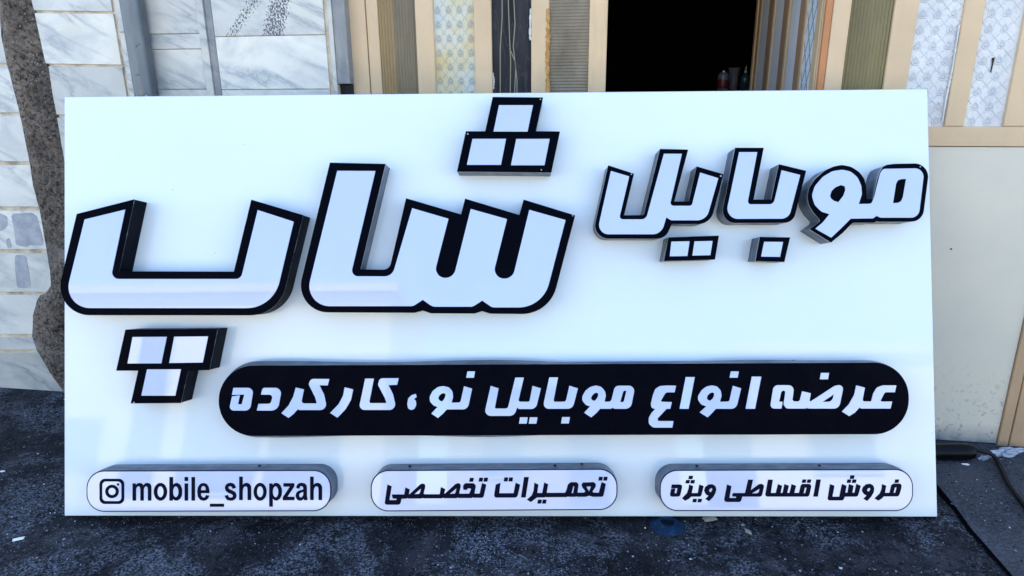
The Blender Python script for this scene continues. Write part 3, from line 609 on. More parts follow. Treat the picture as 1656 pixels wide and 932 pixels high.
M['patch'] = mat('grey_paint_smear', (.36, .37, .40), .8); _n = N(M['patch']); _n.color(_n.ramp(_n.noise(16, 5, .6), [(.3, (.27, .285, .32)), (.7, (.46, .465, .47))]))
wall = empty('marble_wall', MP.M(), 'veined white marble clad wall with a rough dark cement strip, left of the doorway', 'wall')
DE = mu(541, 75)                                    # right end of the marble
ULEFT = mu(-700, 75)
b = MB(); b.box(ULEFT, DE - .004, -.05, 5.2, -.30, -.009); b.build('wall_core', M['mortar'], wall)
b = MB(); b2 = MB(); b3 = MB(); bb = MB()
def tile(px, mb=None, rnd=None, th=0.0, g=.0013):
    p = ccw([MP.px(x, y) for x, y in px]); p = [(u, max(v, -.02)) for u, v in p]
    (mb or b).prism(inset(p, g), -.0085, th, mi=0, rnd=random.random() if rnd is None else rnd, b=.001)
# rows left of the cement strip (pixel outline of each cut tile)
L0 = -260
tile([(L0, -140), (-22, -140), (-1, 16), (L0, 12)]); tile([(L0, 12), (-1, 16), (11, 103), (L0, 101)])
tile([(L0, 106), (14, 106), (32, 183), (L0, 181)]); tile([(L0, 186), (34, 187), (48, 262), (L0, 259)])
tile([(L0, 265), (50, 267), (55, 300), (63, 335), (L0, 333)])
tile([(L0, 339), (64, 341), (69, 360), (73, 385), (76, 404), (L0, 402)]); tile([(L0, 408), (78, 410), (82, 440), (83, 462), (76, 473), (L0, 471)])
tile([(L0, 476), (65, 477), (57, 505), (55, 541), (L0, 541)])
tile([(L0, 545), (54, 546), (60, 566), (L0, 571)], bb); tile([(L0, 572), (62, 571), (80, 600), (104, 633), (100, 690), (L0, 690)], bb)
# between the strip and the thin vertical joint
RJ = lambda y: 181.5 + .168 * y
for (y0, y1, xl0, xl1) in [(-140, 17.5, 20, 52), (21, 103.5, 55, 73), (107, 186, 77, 88), (190, 262, 90, 102), (266, 335, 103, 115), (339, 404, 117, 126), (408, 472, 128, 140), (476, 545, 140, 150), (549, 690, 150, 180)]:
    tile([(xl0, y0), (RJ(y0) - 2, y0 + 1), (RJ(y1) - 2, y1 + 2), (xl1, y1)])
# columns by wall coordinate
def col(x0, x1, ys, mb=None, th=0.0, mats=None):
    u0, u1 = mu(x0), mu(x1); xm = (x0 + x1) / 2; zs = [mz(y, xm) for y in ys]
    for k in range(len(zs) - 1):
        q_ = [(u0, zs[k]), (u1, zs[k]), (u1, zs[k + 1]), (u0, zs[k + 1])]; q_ = inset(ccw(q_), .0014)
        (mb or b).prism(q_, -.0085, th, rnd=random.random(), b=.0015)
ysr = [700, 622, 540, 465, 385, 305, 226, 145]
col(196, 232, ysr + [52, -40, -130]); col(233, 334, ysr + [80, 55, -40, -130])
col(349, 528, ysr + [58]); col(349, 528, [58, -60], b2); col(349, 528, [-60, -160])
for zt in np.arange(2.35, 5.2, .32):                  # courses above the frame
    b.prism(inset([(ULEFT, zt), (DE - .02, zt), (DE - .02, zt + .315), (ULEFT, zt + .315)], .002), -.0085, 0, rnd=random.random(), b=.0015)
b.build('marble_cladding', M['marble'], wall); b2.build('marble_cladding', M['marble_speck'], wall, 'marble slab with dark speckled streaks near the door')
bb.build('base_course', M['marble_base'], wall)
ZT = 2.33
b = MB(); b.box(mu(325.5), mu(337), -.04, ZT, -.0085, .006, b=.002); b.box(mu(534), mu(541), -.04, ZT, -.0085, .004, b=.002); b.build('trim_strip', M['marble'], wall, None)
b = MB(); b.box(mu(337.6), mu(348.6), -.04, ZT, -.0085, -.003, b=.001); b.build('groove_strip', M['marble_blue'], wall)
b = MB(); zb = mz(136, 555); JR = mu(561.5); b.box(DE + .001, JR, zb, 5.2, -.30, -.001, b=.002); b.build('door_jamb', M['marble_blue'], wall, 'blue grey stone jamb broken off above the sign')
b = MB(); b.box(DE + .001, JR - .004, -.04, zb - .003, -.30, -.03); b.build('jamb_void_shade', M['drill'], wall)  # black box painting the darkness of the void below the broken jamb
# cement strip
rows = [(-150, -32, 22), (-60, -12, 38), (0, -2, 49), (20, 1, 54), (60, 4, 62), (100, 12, 71), (108, 14, 77), (150, 25, 83), (186, 34, 90), (230, 43, 97), (264, 50, 103), (300, 55, 110), (340, 66, 118), (404, 77, 128), (440, 83, 134), (464, 84, 140), (474, 76, 142), (482, 62, 144), (510, 54, 147), (545, 53, 152), (566, 60, 155), (600, 80, 160), (632, 103, 165), (680, 110, 170)]
P = []; ys = np.linspace(-150, 680, 260); seeds = rng.uniform(0, 6, 12)
for y in ys:
    xl = np.interp(y, [r[0] for r in rows], [r[1] for r in rows]) - 3; xr = np.interp(y, [r[0] for r in rows], [r[2] for r in rows]) + 3
    (u0, v0), (u1, v1) = MP.px(xl, y), MP.px(xr, y); row = []
    for k in range(34):
        t = k / 33; u = u0 + (u1 - u0) * t; v = max(v0 + (v1 - v0) * t, -.02)
        hgt = -.006 + .034 * math.sin(math.pi * t) ** .6 + math.sin(math.pi * t) * .006 * math.sin(u * 60 + seeds[0] + 3 * math.sin(v * 23)) * math.sin(v * 47 + seeds[1]) + math.sin(math.pi * t) * .005 * math.sin(u * 151 + v * 83) * math.sin(v * 131 - u * 60) + rng.uniform(-.003, .003) * math.sin(math.pi * t)
        row.append((u, v, hgt))
    P.append(row)
b = MB(); b.grid(P[::-1]); b.build('cement_strip', M['cement'], wall, 'rough dark brown cement strip between the cut marble slabs')
# grey paint smears on the left slabs
b = MB()
for px in ([(18, 346), (52, 344), (60, 350), (68, 380), (71, 398), (48, 396), (44, 400), (26, 396), (23, 372)], [(0, 345), (12, 350), (12, 366), (2, 374), (-40, 372), (-40, 345)], [(24, 412), (42, 413), (47, 440), (50, 466), (28, 466), (25, 440)], [(9, 384), (16, 386), (20, 402), (12, 402)]):
    b.prism([MP.px(x, y) for x, y in fil([(*p, 5) for p in px])], -.001, .0012)
b.build('paint_smear', M['patch'], wall)

# drainpipe
M['pipe'] = mat('grey_blue_painted_steel', (.13, .19, .27), .42, metal=.55); _n = N(M['pipe'])
_c = _n.ramp(_n.noise(8, 4, .6, _n.coord((1, .3, 1))), [(.3, (.095, .115, .14)), (.7, (.19, .20, .21))]); _z = _n.sep()[1]; _r = _n.ramp(_n.math('ADD', _n.noise(26, 4, .7, _n.coord((1, 1, .6))), _n.math('MULTIPLY', _n.math('SUBTRACT', 1.75, _z), .35)), [(.66, 0.0), (.70, 1.0)]); _n.color(_n.mix(_n.math('MULTIPLY', _r, .8), _c, (.05, .045, .045)))
u0, u1 = mu(218, 40), mu(246, 40); pc_ = (u0 + u1) / 2; pr = (u1 - u0) / 2
pipe = empty('drainpipe', Matrix.Translation(Vector(MP.w(pc_, 0, pr + .012))) @ DR.M().to_3x3().to_4x4(), 'blue grey steel drainpipe with a torn lower end, fixed on the marble wall', 'drainpipe')
b = MB(); rd = random.Random(5); zlow = mz(156, 240); rows_ = []
prof = fil([(-pr, -pr, .02), (pr, -pr, .02), (pr, pr, .036), (-pr, pr, .026)], 14)
for k in range(40):
    z = zlow + (3.2 - zlow) * (k / 39) ** 1.5; rows_.append([(x, z + (.012 * math.sin(9 * x / pr + 2) if k == 0 else 0), y) for x, y in prof])
b.grid(rows_, closed=True, smooth=False); b.build('pipe', M['pipe'], pipe)
b = MB(); b.box(-pr * 1.3, pr * 1.3, 1.9 + .05, 1.98, -pr - .012, pr + .002); b.build('bracket', M['steel'], pipe)

# ------------------------------------------------------------------ door front
def _beige(name, col, streak=.5):
    m = mat(name, col, .5, spec=.3); n = N(m)
    a = n.noise(3, 4, .6); f = n.noise(30, 4, .6, n.coord((1, .12, 1))); d = n.noise(26, 5, .7)
    c = n.ramp(a, [(.3, tuple(x * .88 for x in col)), (.7, tuple(min(1, x * 1.06) for x in col))]); c = n.mix(n.math('MULTIPLY', n.ramp(f, [(.45, 0.0), (.75, 1.0)]), .22 * streak), c, tuple(x * .6 for x in col))
    c = n.mix(n.math('MULTIPLY', n.ramp(d, [(.66, 0.0), (.74, 1.0)]), .5 * streak), c, (.12, .09, .07)); n.color(c)
    n.bump(n.noise(50, 3, .5, n.coord((1, .1, 1))), .1, .001); return m
M['beige'] = _beige('beige_door_paint', (.65, .475, .29)); M['beige_dirty'] = _beige('dirty_beige_paint', (.68, .49, .29), 1.3); M['copper'] = _beige('reddish_brown_paint', (.50, .21, .085), .5)
M['post'] = _beige('worn_tan_paint', (.50, .33, .19), 1.2); M['tan'] = _beige('tan_paint_edge', (.56, .36, .19), .6); M['brown'] = _beige('dull_brown_paint', (.42, .25, .15), .6)
def _panel():
    m = mat('off_white_panel', (.62, .58, .48), .5, spec=.3); n = N(m); a = n.noise(2.5, 4); z = n.sep()[1]
    c = n.ramp(a, [(.3, (.60, .57, .47)), (.7, (.68, .625, .49))]); low = n.ramp(z, [(.05, 1.0), (.42, 0.0)])
    sp = n.math('GREATER_THAN', n.noise(52, 4, .65, n.coord((1, .8, 1))), .60); c = n.mix(n.math('MULTIPLY', n.math('MULTIPLY', sp, low), .6), c, (.20, .17, .13))
    dirt = n.ramp(z, [(.0, .85), (.05, .5), (.10, 0.0)]); c = n.mix(n.math('MULTIPLY', dirt, n.ramp(n.noise(12, 4), [(.3, .4), (.6, 1.0)])), c, (.17, .18, .20)); n.color(c); return m
M['panel'] = _panel()
def _glass(name, c0, c1, rough=.3, scale=6, st=(1, .25, 1)):
    m = mat(name, c0, rough, spec=.25, coat=.12, coat_rough=.12); n = N(m); c = n.ramp(n.noise(scale, 5, .6, n.coord(st)), [(.3, c0), (.7, c1)])
    if 'pattern' in name: c = n.mix(n.math('MULTIPLY', n.attr(), .42), c, (.24, .27, .31)); st_ = n.noise(110, 3, .7); c = n.mix(n.math('MULTIPLY', n.ramp(st_, [(.5, 0.0), (.66, 1.0)]), .30), c, (.36, .39, .42)); n.bump(st_, .6, .004)  # face attribute darkens the creases: relief shading put into the colour
    n.color(c); return m
M['glass_olive'] = _glass('olive_ribbed_glass', (.135, .11, .05), (.235, .20, .085)); M['glass_brown'] = _glass('grey_brown_ribbed_glass', (.13, .105, .067), (.20, .16, .10)); M['glass_brown_lit'] = _glass('lit_brown_ribbed_glass', (.22, .145, .065), (.34, .23, .10))
M['glass_grey'] = _glass('dusty_grey_ribbed_glass', (.13, .105, .07), (.28, .23, .16), .4, 5, (1.5, .6, 1)); M['glass_blue'] = _glass('pale_blue_leaf_glass', (.80, .80, .84), (.92, .90, .92), .3, 5)
M['glass_pattern'] = _glass('pale_pattern_glass', (.56, .57, .57), (.76, .75, .72), .28, 9, (1, .6, 1))
def _warmpat():
    m = _glass('cream_pattern_glass', (.50, .55, .55), (.66, .68, .64), .28, 9); n = N(m); n.color(n.mix(n.math('MULTIPLY', n.attr(), .6), n.ramp(n.noise(4.5, 4, .6), [(.36, (.60, .48, .24)), (.52, (.60, .58, .46)), (.7, (.50, .56, .56))]), (.20, .24, .27))); return m  # same painted crease shading, on the cream glass
M['glass_pattern_warm'] = _warmpat()
def _slate():
    m = mat('dark_slate_board', (.035, .042, .05), .6, spec=.15); n = N(m)
    c = n.ramp(n.noise(20, 5, .65, n.coord((1, .15, 1))), [(.3, (.012, .014, .018)), (.7, (.034, .036, .040))])
    wv = n.noise(2.2, 3, .5, n.coord((9, 1.3, 1))); k = n.ramp(n.math('ABSOLUTE', n.math('SUBTRACT', wv, .5)), [(0, 1.0), (.006, .8), (.014, 0.0)]); c = n.mix(n.math('MULTIPLY', k, .12), c, (.24, .20, .13)); n.color(c); return m
M['slate'] = _slate(); M['foam'] = mat('orange_foam', (.50, .25, .06), .9); _n = N(M['foam']); _n.bump(_n.noise(60, 4), 1.0, .01); _n.color(_n.ramp(_n.noise(30, 4), [(.3, (.36, .15, .035)), (.7, (.62, .36, .12))]))
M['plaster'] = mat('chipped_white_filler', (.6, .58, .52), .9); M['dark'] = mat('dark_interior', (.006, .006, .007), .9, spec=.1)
M['drip'] = mat('dried_beige_drip', (.27, .235, .16), .8)
def du(x, y=75, off=0.0): return DR.px(x, y, off)[0]
def dz(y, x=1560): return DR.px(x, y)[1]
TOP = 2.30; RAILB, RAILT = dz(237), dz(205)
def stile(root, x0, x1, m='beige', z0=None, z1=TOP, w1=0.0, name='stile', label=None, P=du, b_=.0025):
    b = MB(); b.box(P(x0), P(x1), RAILT + .001 if z0 is None else z0, z1, -.035, w1, b=b_); return b.build(name, M[m], root, label)
def pane_v(root, u0, u1, m, z0, z1, rib=.0130, amp=.0055, w0=-.014, label=None, mats=None, split=None):
    n = int((u1 - u0) / rib * 6); b = MB(); us = [u0 + (u1 - u0) * i / n for i in range(n + 1)]
    row = lambda z: [(u, z, w0 + amp * abs(math.sin(math.pi * (u - u0) / rib)) - .5 * amp) for u in us]
    r0, r1 = row(z0), row(z1); fs = [(i, i + 1, n + 2 + i, n + 1 + i) for i in range(n)]
    if split is None: b.add(r0 + r1, fs, 0, 0, True)
    else:
        b.add(r0 + r1, [f for f in fs if us[f[0]] < split], 1, 0, True); b.add(r0 + r1, [f for f in fs if us[f[0]] >= split], 0, 0, True)
    return b.build('glass_pane', [M[k] for k in (mats or [m])], root, label)
def pane_h(root, u0, u1, m, z0, z1, rib=.0125, amp=.0032, w0=-.014, label=None):
    n = int((z1 - z0) / rib * 6); b = MB(); P = []
    for i in range(n + 1):
        z = z0 + (z1 - z0) * i / n; w_ = w0 + amp * abs(math.sin(math.pi * (z - z0) / rib)); P.append([(u0, z, w_), (u1, z, w_)])
    b.grid(P); return b.build('glass_pane', M[m], root, label)
def drop(b, cu, cz_, r, w0, top, xa, xb):                     # embossed tear drop with its point upward
    n = 20; ts = np.linspace(0, 2 * math.pi, n, endpoint=False)
    def ring(k):
        o = []
        for t in ts:
            c, s_ = math.cos(t), math.sin(t)
            y = s_ * (.85 if s_ < 0 else 1.55); x = c * (1 if s_ < 0 else (1 - s_) ** .45)
            o.append((min(max(cu + k * r * x, xa), xb), min(cz_ + k * r * y, top)))
        return o
    P = [[(x, y, w0 + h) for x, y in ring(k)] for k, h in ((1.12, 0), (.95, .0022), (.74, .0012), (.58, .0006), (.34, .0022), (.06, .0030))]
    for i in range(5): b.grid(P[i:i + 2], closed=True, smooth=True, rnd=(.1, .55, .9, .85, .6)[i])  # per-ring tone paints the soft shading of the embossed drop
def pane_p(root, u0, u1, m, z0, z1, label=None, w0=-.014, sx=.0535, sz=.0560, ph=.3):
    b = MB(); b.add([(u0, z0, w0), (u1, z0, w0), (u1, z1, w0), (u0, z1, w0)], [(0, 1, 2, 3)])
    nz = int((z1 - z0) / sz); nu = int((u1 - u0) / sx) + 1
    for i in range(nz + 1):
        for j in range(-1, nu + 1):
            cu = u0 + sx * (j + ph); cz_ = z0 + sz * (i + .45)
            if cu > u0 + .004 and cu < u1 - .004 and cz_ - .02 > z0: drop(b, cu, cz_, .0140, w0 + .0005, z1, u0 + .001, u1 - .001)
            x_, y_ = cu + .5 * sx, cz_ + .5 * sz         # ridges of the diamond lattice between the drops
            for (dx, dy) in ((.40, .40), (-.40, .40), (.40, -.40), (-.40, -.40)):
                ax, ay = x_, y_; bx_, by_ = x_ + dx * sx * .9, y_ + dy * sz * .9
                if min(ax, bx_) < u0 + .003 or max(ax, bx_) > u1 - .003 or max(ay, by_) > z1 or min(ay, by_) < z0: continue
                L = math.hypot(bx_ - ax, by_ - ay); nx, ny = -(by_ - ay) / L * .0035, (bx_ - ax) / L * .0035
                b.add([(ax + nx, ay + ny, w0 + .0003), (ax, ay, w0 + .0022), (ax - nx, ay - ny, w0 + .0003), (bx_ + nx * .4, by_ + ny * .4, w0 + .0003), (bx_, by_, w0 + .0008), (bx_ - nx * .4, by_ - ny * .4, w0 + .0003)], [(0, 3, 4, 1), (1, 4, 5, 2)], 0, .30)
    return b.build('glass_pane', M[m], root, label)

# --- left fixed panel
ld = empty('glazed_door_panel', Matrix.Translation(Vector(DR.w(du(780), 0))) @ Matrix.Identity(4), None, None)
ld.matrix_world = DR.M(); tag(ld, 'beige framed glazed door panel with four unlike glass strips, between marble jamb and dark opening', 'door')
stile(ld, 566.5, 593.5, z0=0); stile(ld, 594.6, 613, z0=0, w1=-.006)
stile(ld, 673.5, 702); stile(ld, 767, 795); stile(ld, 859, 887.5); stile(ld, 952.3, 981, 'beige_dirty', z0=0, label='dirty beige edge stile scratched beside the dark opening')
ZG = RAILT - .01
pane_v(ld, du(612.5), du(674), 'glass_brown', ZG, TOP, mats=['glass_brown', 'glass_brown_lit'], split=du(637), label='ribbed brown glass strip with its lit left part coloured amber')  # light on the left half is put into the glass colour
pane_p(ld, du(701.5), du(767.5), 'glass_pattern_warm', ZG, TOP, 'cream patterned glass strip', sx=.0455, ph=.42)
b = MB(); b.box(du(794.5), du(859.5), ZG, TOP, -.03, -.016); sb = b.build('slate_board', M['slate'], ld, 'dark slate coloured board with dried beige drips')
b = MB()
for pts in ([(824, -60), (822, 0), (824, 60), (826, 100), (825, 155)], [(830, -60), (831, 0), (833, 40), (830, 75), (834, 110), (832, 155)], [(824, 78), (829, 90), (833, 100), (836, 130), (836, 155)], [(812, -20), (812, 30), (809, 80), (809, 155)]):
    for i in range(len(pts) - 1):
        (xa, ya), (xb, yb) = pts[i], pts[i + 1]; wd = 0.7
        b.prism([DR.px(xa - wd, ya, -.016), DR.px(xa + wd, ya, -.016), DR.px(xb + wd, yb, -.016), DR.px(xb - wd, yb, -.016)], -.016, -.0147)
b.build('dried_drip', M['drip'], sb)
pane_h(ld, du(887), du(953), 'glass_grey', ZG, TOP, label='dusty glass strip with horizontal ribs')
b = MB(); b.box(du(613.5), du(951.8), RAILB, RAILT, -.035, -.001, b=.002); b.build('rail', M['beige'], ld)
b = MB(); b.box(du(613.5), du(951.8), .03, RAILB - .002, -.03, -.008); b.build('kick_panel', M['panel'], ld)
# orange foam bead and white chip
def bead(px, r, m, name, root, seed, off=.001):
    rd = random.Random(seed); P = []
    for i in range(len(px) - 1):
        (x0, y0), (x1, y1) = px[i], px[i + 1]
        for k in range(10):
            t = k / 10; u, v = DR.px(x0 + (x1 - x0) * t, y0 + (y1 - y0) * t, off); rr = r * rd.uniform(.55, 1.3)
            P.append([(u + rr * math.cos(a), v, off - .002 + .7 * rr * math.sin(a)) for a in np.linspace(math.pi, 0, 8)])
    b = MB(); b.grid(P); return b.build(name, M[m], root)
bead([(886, 14), (886, 60), (885, 100), (886, 150), (886, 175)], .0085, 'foam', 'foam_bead', ld, 3)
bead([(858, 14), (857.5, 36), (857, 60), (858.5, 66)], .0045, 'plaster', 'filler_chip', ld, 4)
bead([(796.5, 118), (798.5, 130), (797.5, 146)], .004, 'plaster', 'filler_chip', ld, 6, -.014)

# --- right fixed panel
rd_ = empty('glazed_door_panel', DR.M(), 'wide beige door panel with olive ribbed and pale patterned glass above a plain off white board, right of the opening', 'door')
XR = 1352
b = MB(); b.box(du(1329), du(1340), 0, TOP, -.06, -.002, b=.002); b.build('copper_edge', M['copper'], rd_, 'reddish brown edge strip of the panel')
stile(rd_, 1340.6, 1369, z0=0); stile(rd_, 1438, 1476); stile(rd_, 1549.5, 1582); stile(rd_, 1648, 1790)
pane_v(rd_, du(1368.5), du(1438.5), 'glass_olive', ZG, TOP, label='olive ribbed glass strip')
pane_p(rd_, du(1475.5), du(1550), 'glass_pattern', ZG, TOP, 'pale patterned glass strip with cracked putty on its right edge', ph=.45)
pane_p(rd_, du(1581.5), du(1648.5), 'glass_pattern', ZG, TOP, 'pale patterned glass strip with a small black mark', ph=.62)
uR = DR.px(1640, 600)[0]
b = MB(); b.box(du(1369.5), du(1790), RAILB, RAILT, -.035, -.001, b=.002); b.build('rail', M['beige'], rd_)
b = MB(); uK = DR.px(1618, 690)[0]; b.box(du(1369.5), uK, .012, RAILB - .003, -.03, -.007); b.build('kick_panel', M['panel'], rd_, 'plain off white lower board, stained near the ground')
b = MB(); uP = DR.px(1636, 690)[0]; b.box(uK + .002, uP, .005, RAILB - .003, -.034, .004, b=.003); b.box(uP + .006, uP + .355, .005, TOP, -.034, .001, b=.003); b.build('post', M['post'], rd_, 'beige post at the right end')
for pts, r_, s_ in (([(1552, 40), (1549, 60), (1545, 85), (1541, 110), (1536, 135), (1531, 158), (1528, 175), (1524, 200)], .0035, 8),):
    bead(pts, r_, 'glass_pattern', 'putty_edge', rd_, s_, -.004)
b = MB(); u, v = DR.px(1538, 403, -.007); b.prism(ell(u, v, .004, .004, 10), -.007, -.0062); b.build('screw_hole', M['drill'], rd_)
b = MB(); b.prism([DR.px(x, y, -.010) for x, y in [(1604, 94), (1609, 93), (1606, 105), (1603, 118), (1601, 117), (1604, 104)]], -.0105, -.0098); b.build('black_mark', M['drill'], rd_)

# --- open leaf, swung into the shop
hu = du(1329); LF = Plane(DR.w(hu, 0, -.02), -DR.n, (0, 0, 1))     # along the inward normal
LF = Plane(DR.w(hu, 0, -.02), -DR.n * 1.0 + DR.u * -.06, (0, 0, 1))
leaf = empty('open_door_leaf', LF.M(), 'narrow striped door leaf swung open into the dark shop, beside the reddish door edge', 'door')
sgn = 1 if LF.n @ (CAM - LF.o) > 0 else -1
def lu(x, y=75): return LF.px(x, y)[0]
def lbox(x0, x1, m, w0, w1, name, z0=.02, label=None):
    b = MB(); a, c = sorted((lu(x0), lu(x1))); ws = sorted((w0 * sgn, w1 * sgn)); b.box(a, c, z0, TOP - .02, ws[0], ws[1]); return b.build(name, M[m], leaf, label)
lbox(1221, 1223.2, 'tan', -.03, .012, 'stile'); lbox(1223.3, 1227, 'tan', -.03, .004, 'stile')
for (x0, x1, m, w_, nm) in [(1227.2, 1238.5, 'glass_blue', 0, 'glass_pane'), (1238.7, 1245.6, 'brown', .001, 'stile'), (1245.8, 1248.2, 'beige', .004, 'stile'), (1249.8, 1261.5, 'glass_blue', 0, 'glass_pane'), (1261.7, 1269.5, 'brown', .001, 'stile'),
                            (1269.7, 1272, 'beige', .004, 'stile'), (1275, 1288, 'glass_blue', 0, 'glass_pane'), (1288.2, 1297, 'brown', .001, 'stile'), (1297.2, 1300.2, 'beige', .004, 'stile'), (1318.2, 1325, 'beige_dirty', .008, 'stile'), (1325.2, 1327, 'beige', .004, 'stile')]:
    lbox(x0, x1, m, -.03, w_, nm)
lbox(1248.3, 1249.7, 'dark', -.03, -.01, 'gap'); lbox(1272.1, 1274.9, 'dark', -.03, -.01, 'gap')
M['mesh_glass'] = mat('wired_glass', (.5, .56, .62), .3, coat=.1); _n = N(M['mesh_glass'])
_v1 = _n.coord((1, .62, 1)); 
def _lines(rot):
    s = _n.sep(_n.coord((1, .50, 1), rot=(0, 0, 0)))
    t = _n.math('ADD', s[0], _n.math('MULTIPLY', s[1], rot)); f = _n.math('FRACT', _n.math('MULTIPLY', t, 17.0)); return _n.math('LESS_THAN', f, .15)
_k = _n.math('MAXIMUM', _lines(1.0), _lines(-1.0)); _n.color(_n.mix(_n.math('MULTIPLY', _k, .75), (.85, .9, .95), (.06, .08, .11))); _n.bump(_k, .4, .002)
b = MB(); a, c = sorted((lu(1300.4), lu(1318))); b.box(a, c, .02, TOP - .02, min(-.02 * sgn, 0), max(-.02 * sgn, 0)); b.build('glass_pane', M['mesh_glass'], leaf, 'wired glass strip nearest the hinge')

# --- wall above and beside the door, shop room
up = empty('shop_building', DR.M(), 'plain rendered shop front above the glazed door panels', 'building')
U0 = JR + .012; UR = uP + .36
b = MB(); b.box(U0 - .01, UR + 6, TOP + .07, 5.2, -.30, .0, b=.002); b.build('upper_wall', M['panel'], up)
b = MB(); b.box(du(566), UR, TOP + .002, TOP + .068, -.06, .006, b=.003); b.build('head_rail', M['beige'], up)
b = MB(); b.box(UR + .003, UR + 6, 0, TOP + .068, -.30, 0); b.build('side_wall', M['panel'], up)
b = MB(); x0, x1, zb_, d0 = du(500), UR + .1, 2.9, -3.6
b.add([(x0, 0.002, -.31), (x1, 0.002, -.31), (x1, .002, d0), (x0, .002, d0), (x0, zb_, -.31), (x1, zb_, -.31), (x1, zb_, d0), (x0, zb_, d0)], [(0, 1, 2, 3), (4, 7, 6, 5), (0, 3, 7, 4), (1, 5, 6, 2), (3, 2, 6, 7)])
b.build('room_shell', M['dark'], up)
b = MB(); b.box(x0 - 8, x1 + 6, 5.2, 5.35, -6, .15); b.build('roof', M['mortar'], up)
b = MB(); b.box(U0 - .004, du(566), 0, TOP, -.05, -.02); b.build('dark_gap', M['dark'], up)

# shelf with cans in the dark
def rayat(x, y, Y):
    r = ray(x, y); return CAM + r * (Y / r[1])
YS = 4.35
pz = rayat(1180, 149, YS)
M['shelfm'] = mat('dark_shelf_wood', (.02, .018, .016), .7)
shelf = empty('shelf_rack', Matrix.Translation(Vector((pz[0] - .1, YS, GZ))), 'dark shelf rack standing inside the shop', 'shelf')
hz = pz[2] - GZ - .02
b = MB(); b.box(-.45, .34, -.12, .25, hz - .03, hz); b.build('shelf_board', M['shelfm'], shelf)
b = MB(); b.box(-.45, .34, -.12, .25, hz * .5 - .03, hz * .5); b.build('shelf_board', M['shelfm'], shelf)
for sx in (-.45, .31):
    b = MB(); b.box(sx, sx + .03, -.1, .23, 0, hz - .031); b.build('leg', M['shelfm'], shelf)
def lathe(name, c, prof, m, label, cat, group=None):
    b = MB(); b.grid([[(r * math.cos(-t), r * math.sin(-t), z) for t in np.linspace(0, 2 * math.pi, 24, endpoint=False)] for r, z in prof], closed=True)
    return tag(b.build(name, m, M=Matrix.Translation(Vector(c))), label, cat, group)
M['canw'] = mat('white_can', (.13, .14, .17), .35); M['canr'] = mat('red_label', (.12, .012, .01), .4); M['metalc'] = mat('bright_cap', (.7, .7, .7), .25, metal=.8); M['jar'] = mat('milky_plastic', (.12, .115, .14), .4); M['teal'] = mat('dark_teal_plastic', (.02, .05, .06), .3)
px_ = (rayat(1180, 100, YS)[0] - rayat(1179, 100, YS)[0])
def shelfp(x, dy=0.0): p = rayat(x, 149, YS + dy); return (p[0], YS + dy, GZ + hz + .001)
k = px_
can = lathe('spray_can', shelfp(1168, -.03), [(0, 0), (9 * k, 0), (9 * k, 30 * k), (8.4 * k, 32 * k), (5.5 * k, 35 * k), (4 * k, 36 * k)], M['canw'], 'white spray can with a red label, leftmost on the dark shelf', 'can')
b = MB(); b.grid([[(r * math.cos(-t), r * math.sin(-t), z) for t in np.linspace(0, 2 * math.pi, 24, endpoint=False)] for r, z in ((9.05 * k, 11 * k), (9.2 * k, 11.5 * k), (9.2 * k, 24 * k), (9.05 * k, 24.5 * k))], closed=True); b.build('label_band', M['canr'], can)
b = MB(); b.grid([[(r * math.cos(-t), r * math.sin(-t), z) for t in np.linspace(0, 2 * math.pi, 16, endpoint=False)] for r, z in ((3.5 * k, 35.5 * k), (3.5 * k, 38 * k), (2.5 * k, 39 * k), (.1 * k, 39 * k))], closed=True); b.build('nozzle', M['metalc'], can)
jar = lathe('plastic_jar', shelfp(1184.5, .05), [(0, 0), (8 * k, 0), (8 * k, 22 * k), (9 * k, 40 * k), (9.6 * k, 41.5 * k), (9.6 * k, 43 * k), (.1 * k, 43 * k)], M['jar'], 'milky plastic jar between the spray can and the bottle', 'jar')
bot = lathe('bottle', shelfp(1203, .0), [(0, 0), (8 * k, 0), (8 * k, 26 * k), (7.6 * k, 28 * k), (3 * k, 31 * k), (2.6 * k, 36 * k)], M['teal'], 'dark bottle with a bright nozzle, nearest the open leaf', 'bottle')
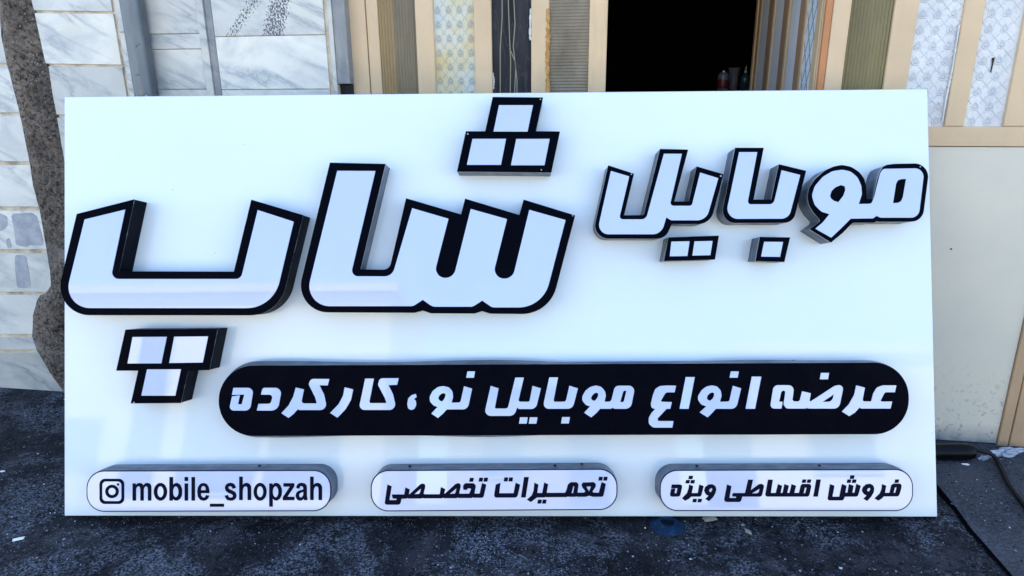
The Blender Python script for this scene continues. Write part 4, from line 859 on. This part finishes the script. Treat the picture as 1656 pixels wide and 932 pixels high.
b = MB(); b.grid([[(r * math.cos(-t), r * math.sin(-t), z) for t in np.linspace(0, 2 * math.pi, 16, endpoint=False)] for r, z in ((2.7 * k, 35.5 * k), (2.7 * k, 37 * k), (1.6 * k, 38 * k), (1.3 * k, 45 * k), (.1 * k, 46 * k))], closed=True); b.build('nozzle', M['metalc'], bot)

# ------------------------------------------------------------------ houses across the street (seen in the gloss of the sign)
M['cream'] = mat('cream_render', (.80, .71, .54), .9); M['brick'] = mat('sand_brick', (.45, .36, .26), .9); _n = N(M['brick'])
_bt = _n.new('ShaderNodeTexBrick'); _bt.inputs['Scale'].default_value = 3.0; _bt.inputs['Color1'].default_value = (.50, .42, .31, 1); _bt.inputs['Color2'].default_value = (.42, .34, .25, 1); _bt.inputs['Mortar'].default_value = (.3, .28, .25, 1)
_n.link(_n.coord(rot=(R_(90), 0, 0)), _bt.inputs['Vector']); _n.color(_bt.outputs['Color'])
M['win'] = mat('dark_window', (.10, .12, .15), .3)
def house(x0, x1, y, hgt, m, label, wins):
    r = empty('street_house', Matrix.Translation(Vector(((x0 + x1) / 2, y, GZ))), label, 'house', 'houses across the street'); hw = (x1 - x0) / 2
    b = MB(); b.box(-hw, hw, -6, 0, 0, hgt); b.build('wall', M[m], r)
    b = MB(); b.box(-hw - .2, hw + .2, -6.2, .25, hgt + .002, hgt + .25); b.build('roof', M['mortar'], r)
    for (a, c, z0, z1) in wins:
        b = MB(); b.box(a - .08, c + .08, .001, .06, z0 - .08, z1 + .08); f = b.build('window', M['alu'], r)
        b = MB(); b.box(a, c, .02, .068, z0, z1); b.build('pane', M['win'], f)
house(-16, -4.2, -15, 6.2, 'cream', 'cream rendered house across the street, left one', [(-5, -4.3, .6, 4.6), (-1.5, -.6, .4, 5.2), (.1, 2.3, .4, 3.9), (2.6, 4.6, .4, 3.4), (-3.6, -2.4, 1, 2.4)])
house(-2.6, 4.5, -17, 3.6, 'brick', 'low sand brick house across the street, middle one', [(-2.5, -1.2, .9, 2.2), (.2, 1.4, 0, 2.3)])
house(6.5, 16, -16, 4.4, 'cream', 'cream house across the street, right one', [(-3, -1.2, 1, 2.4), (.8, 2.2, 1, 2.4)])
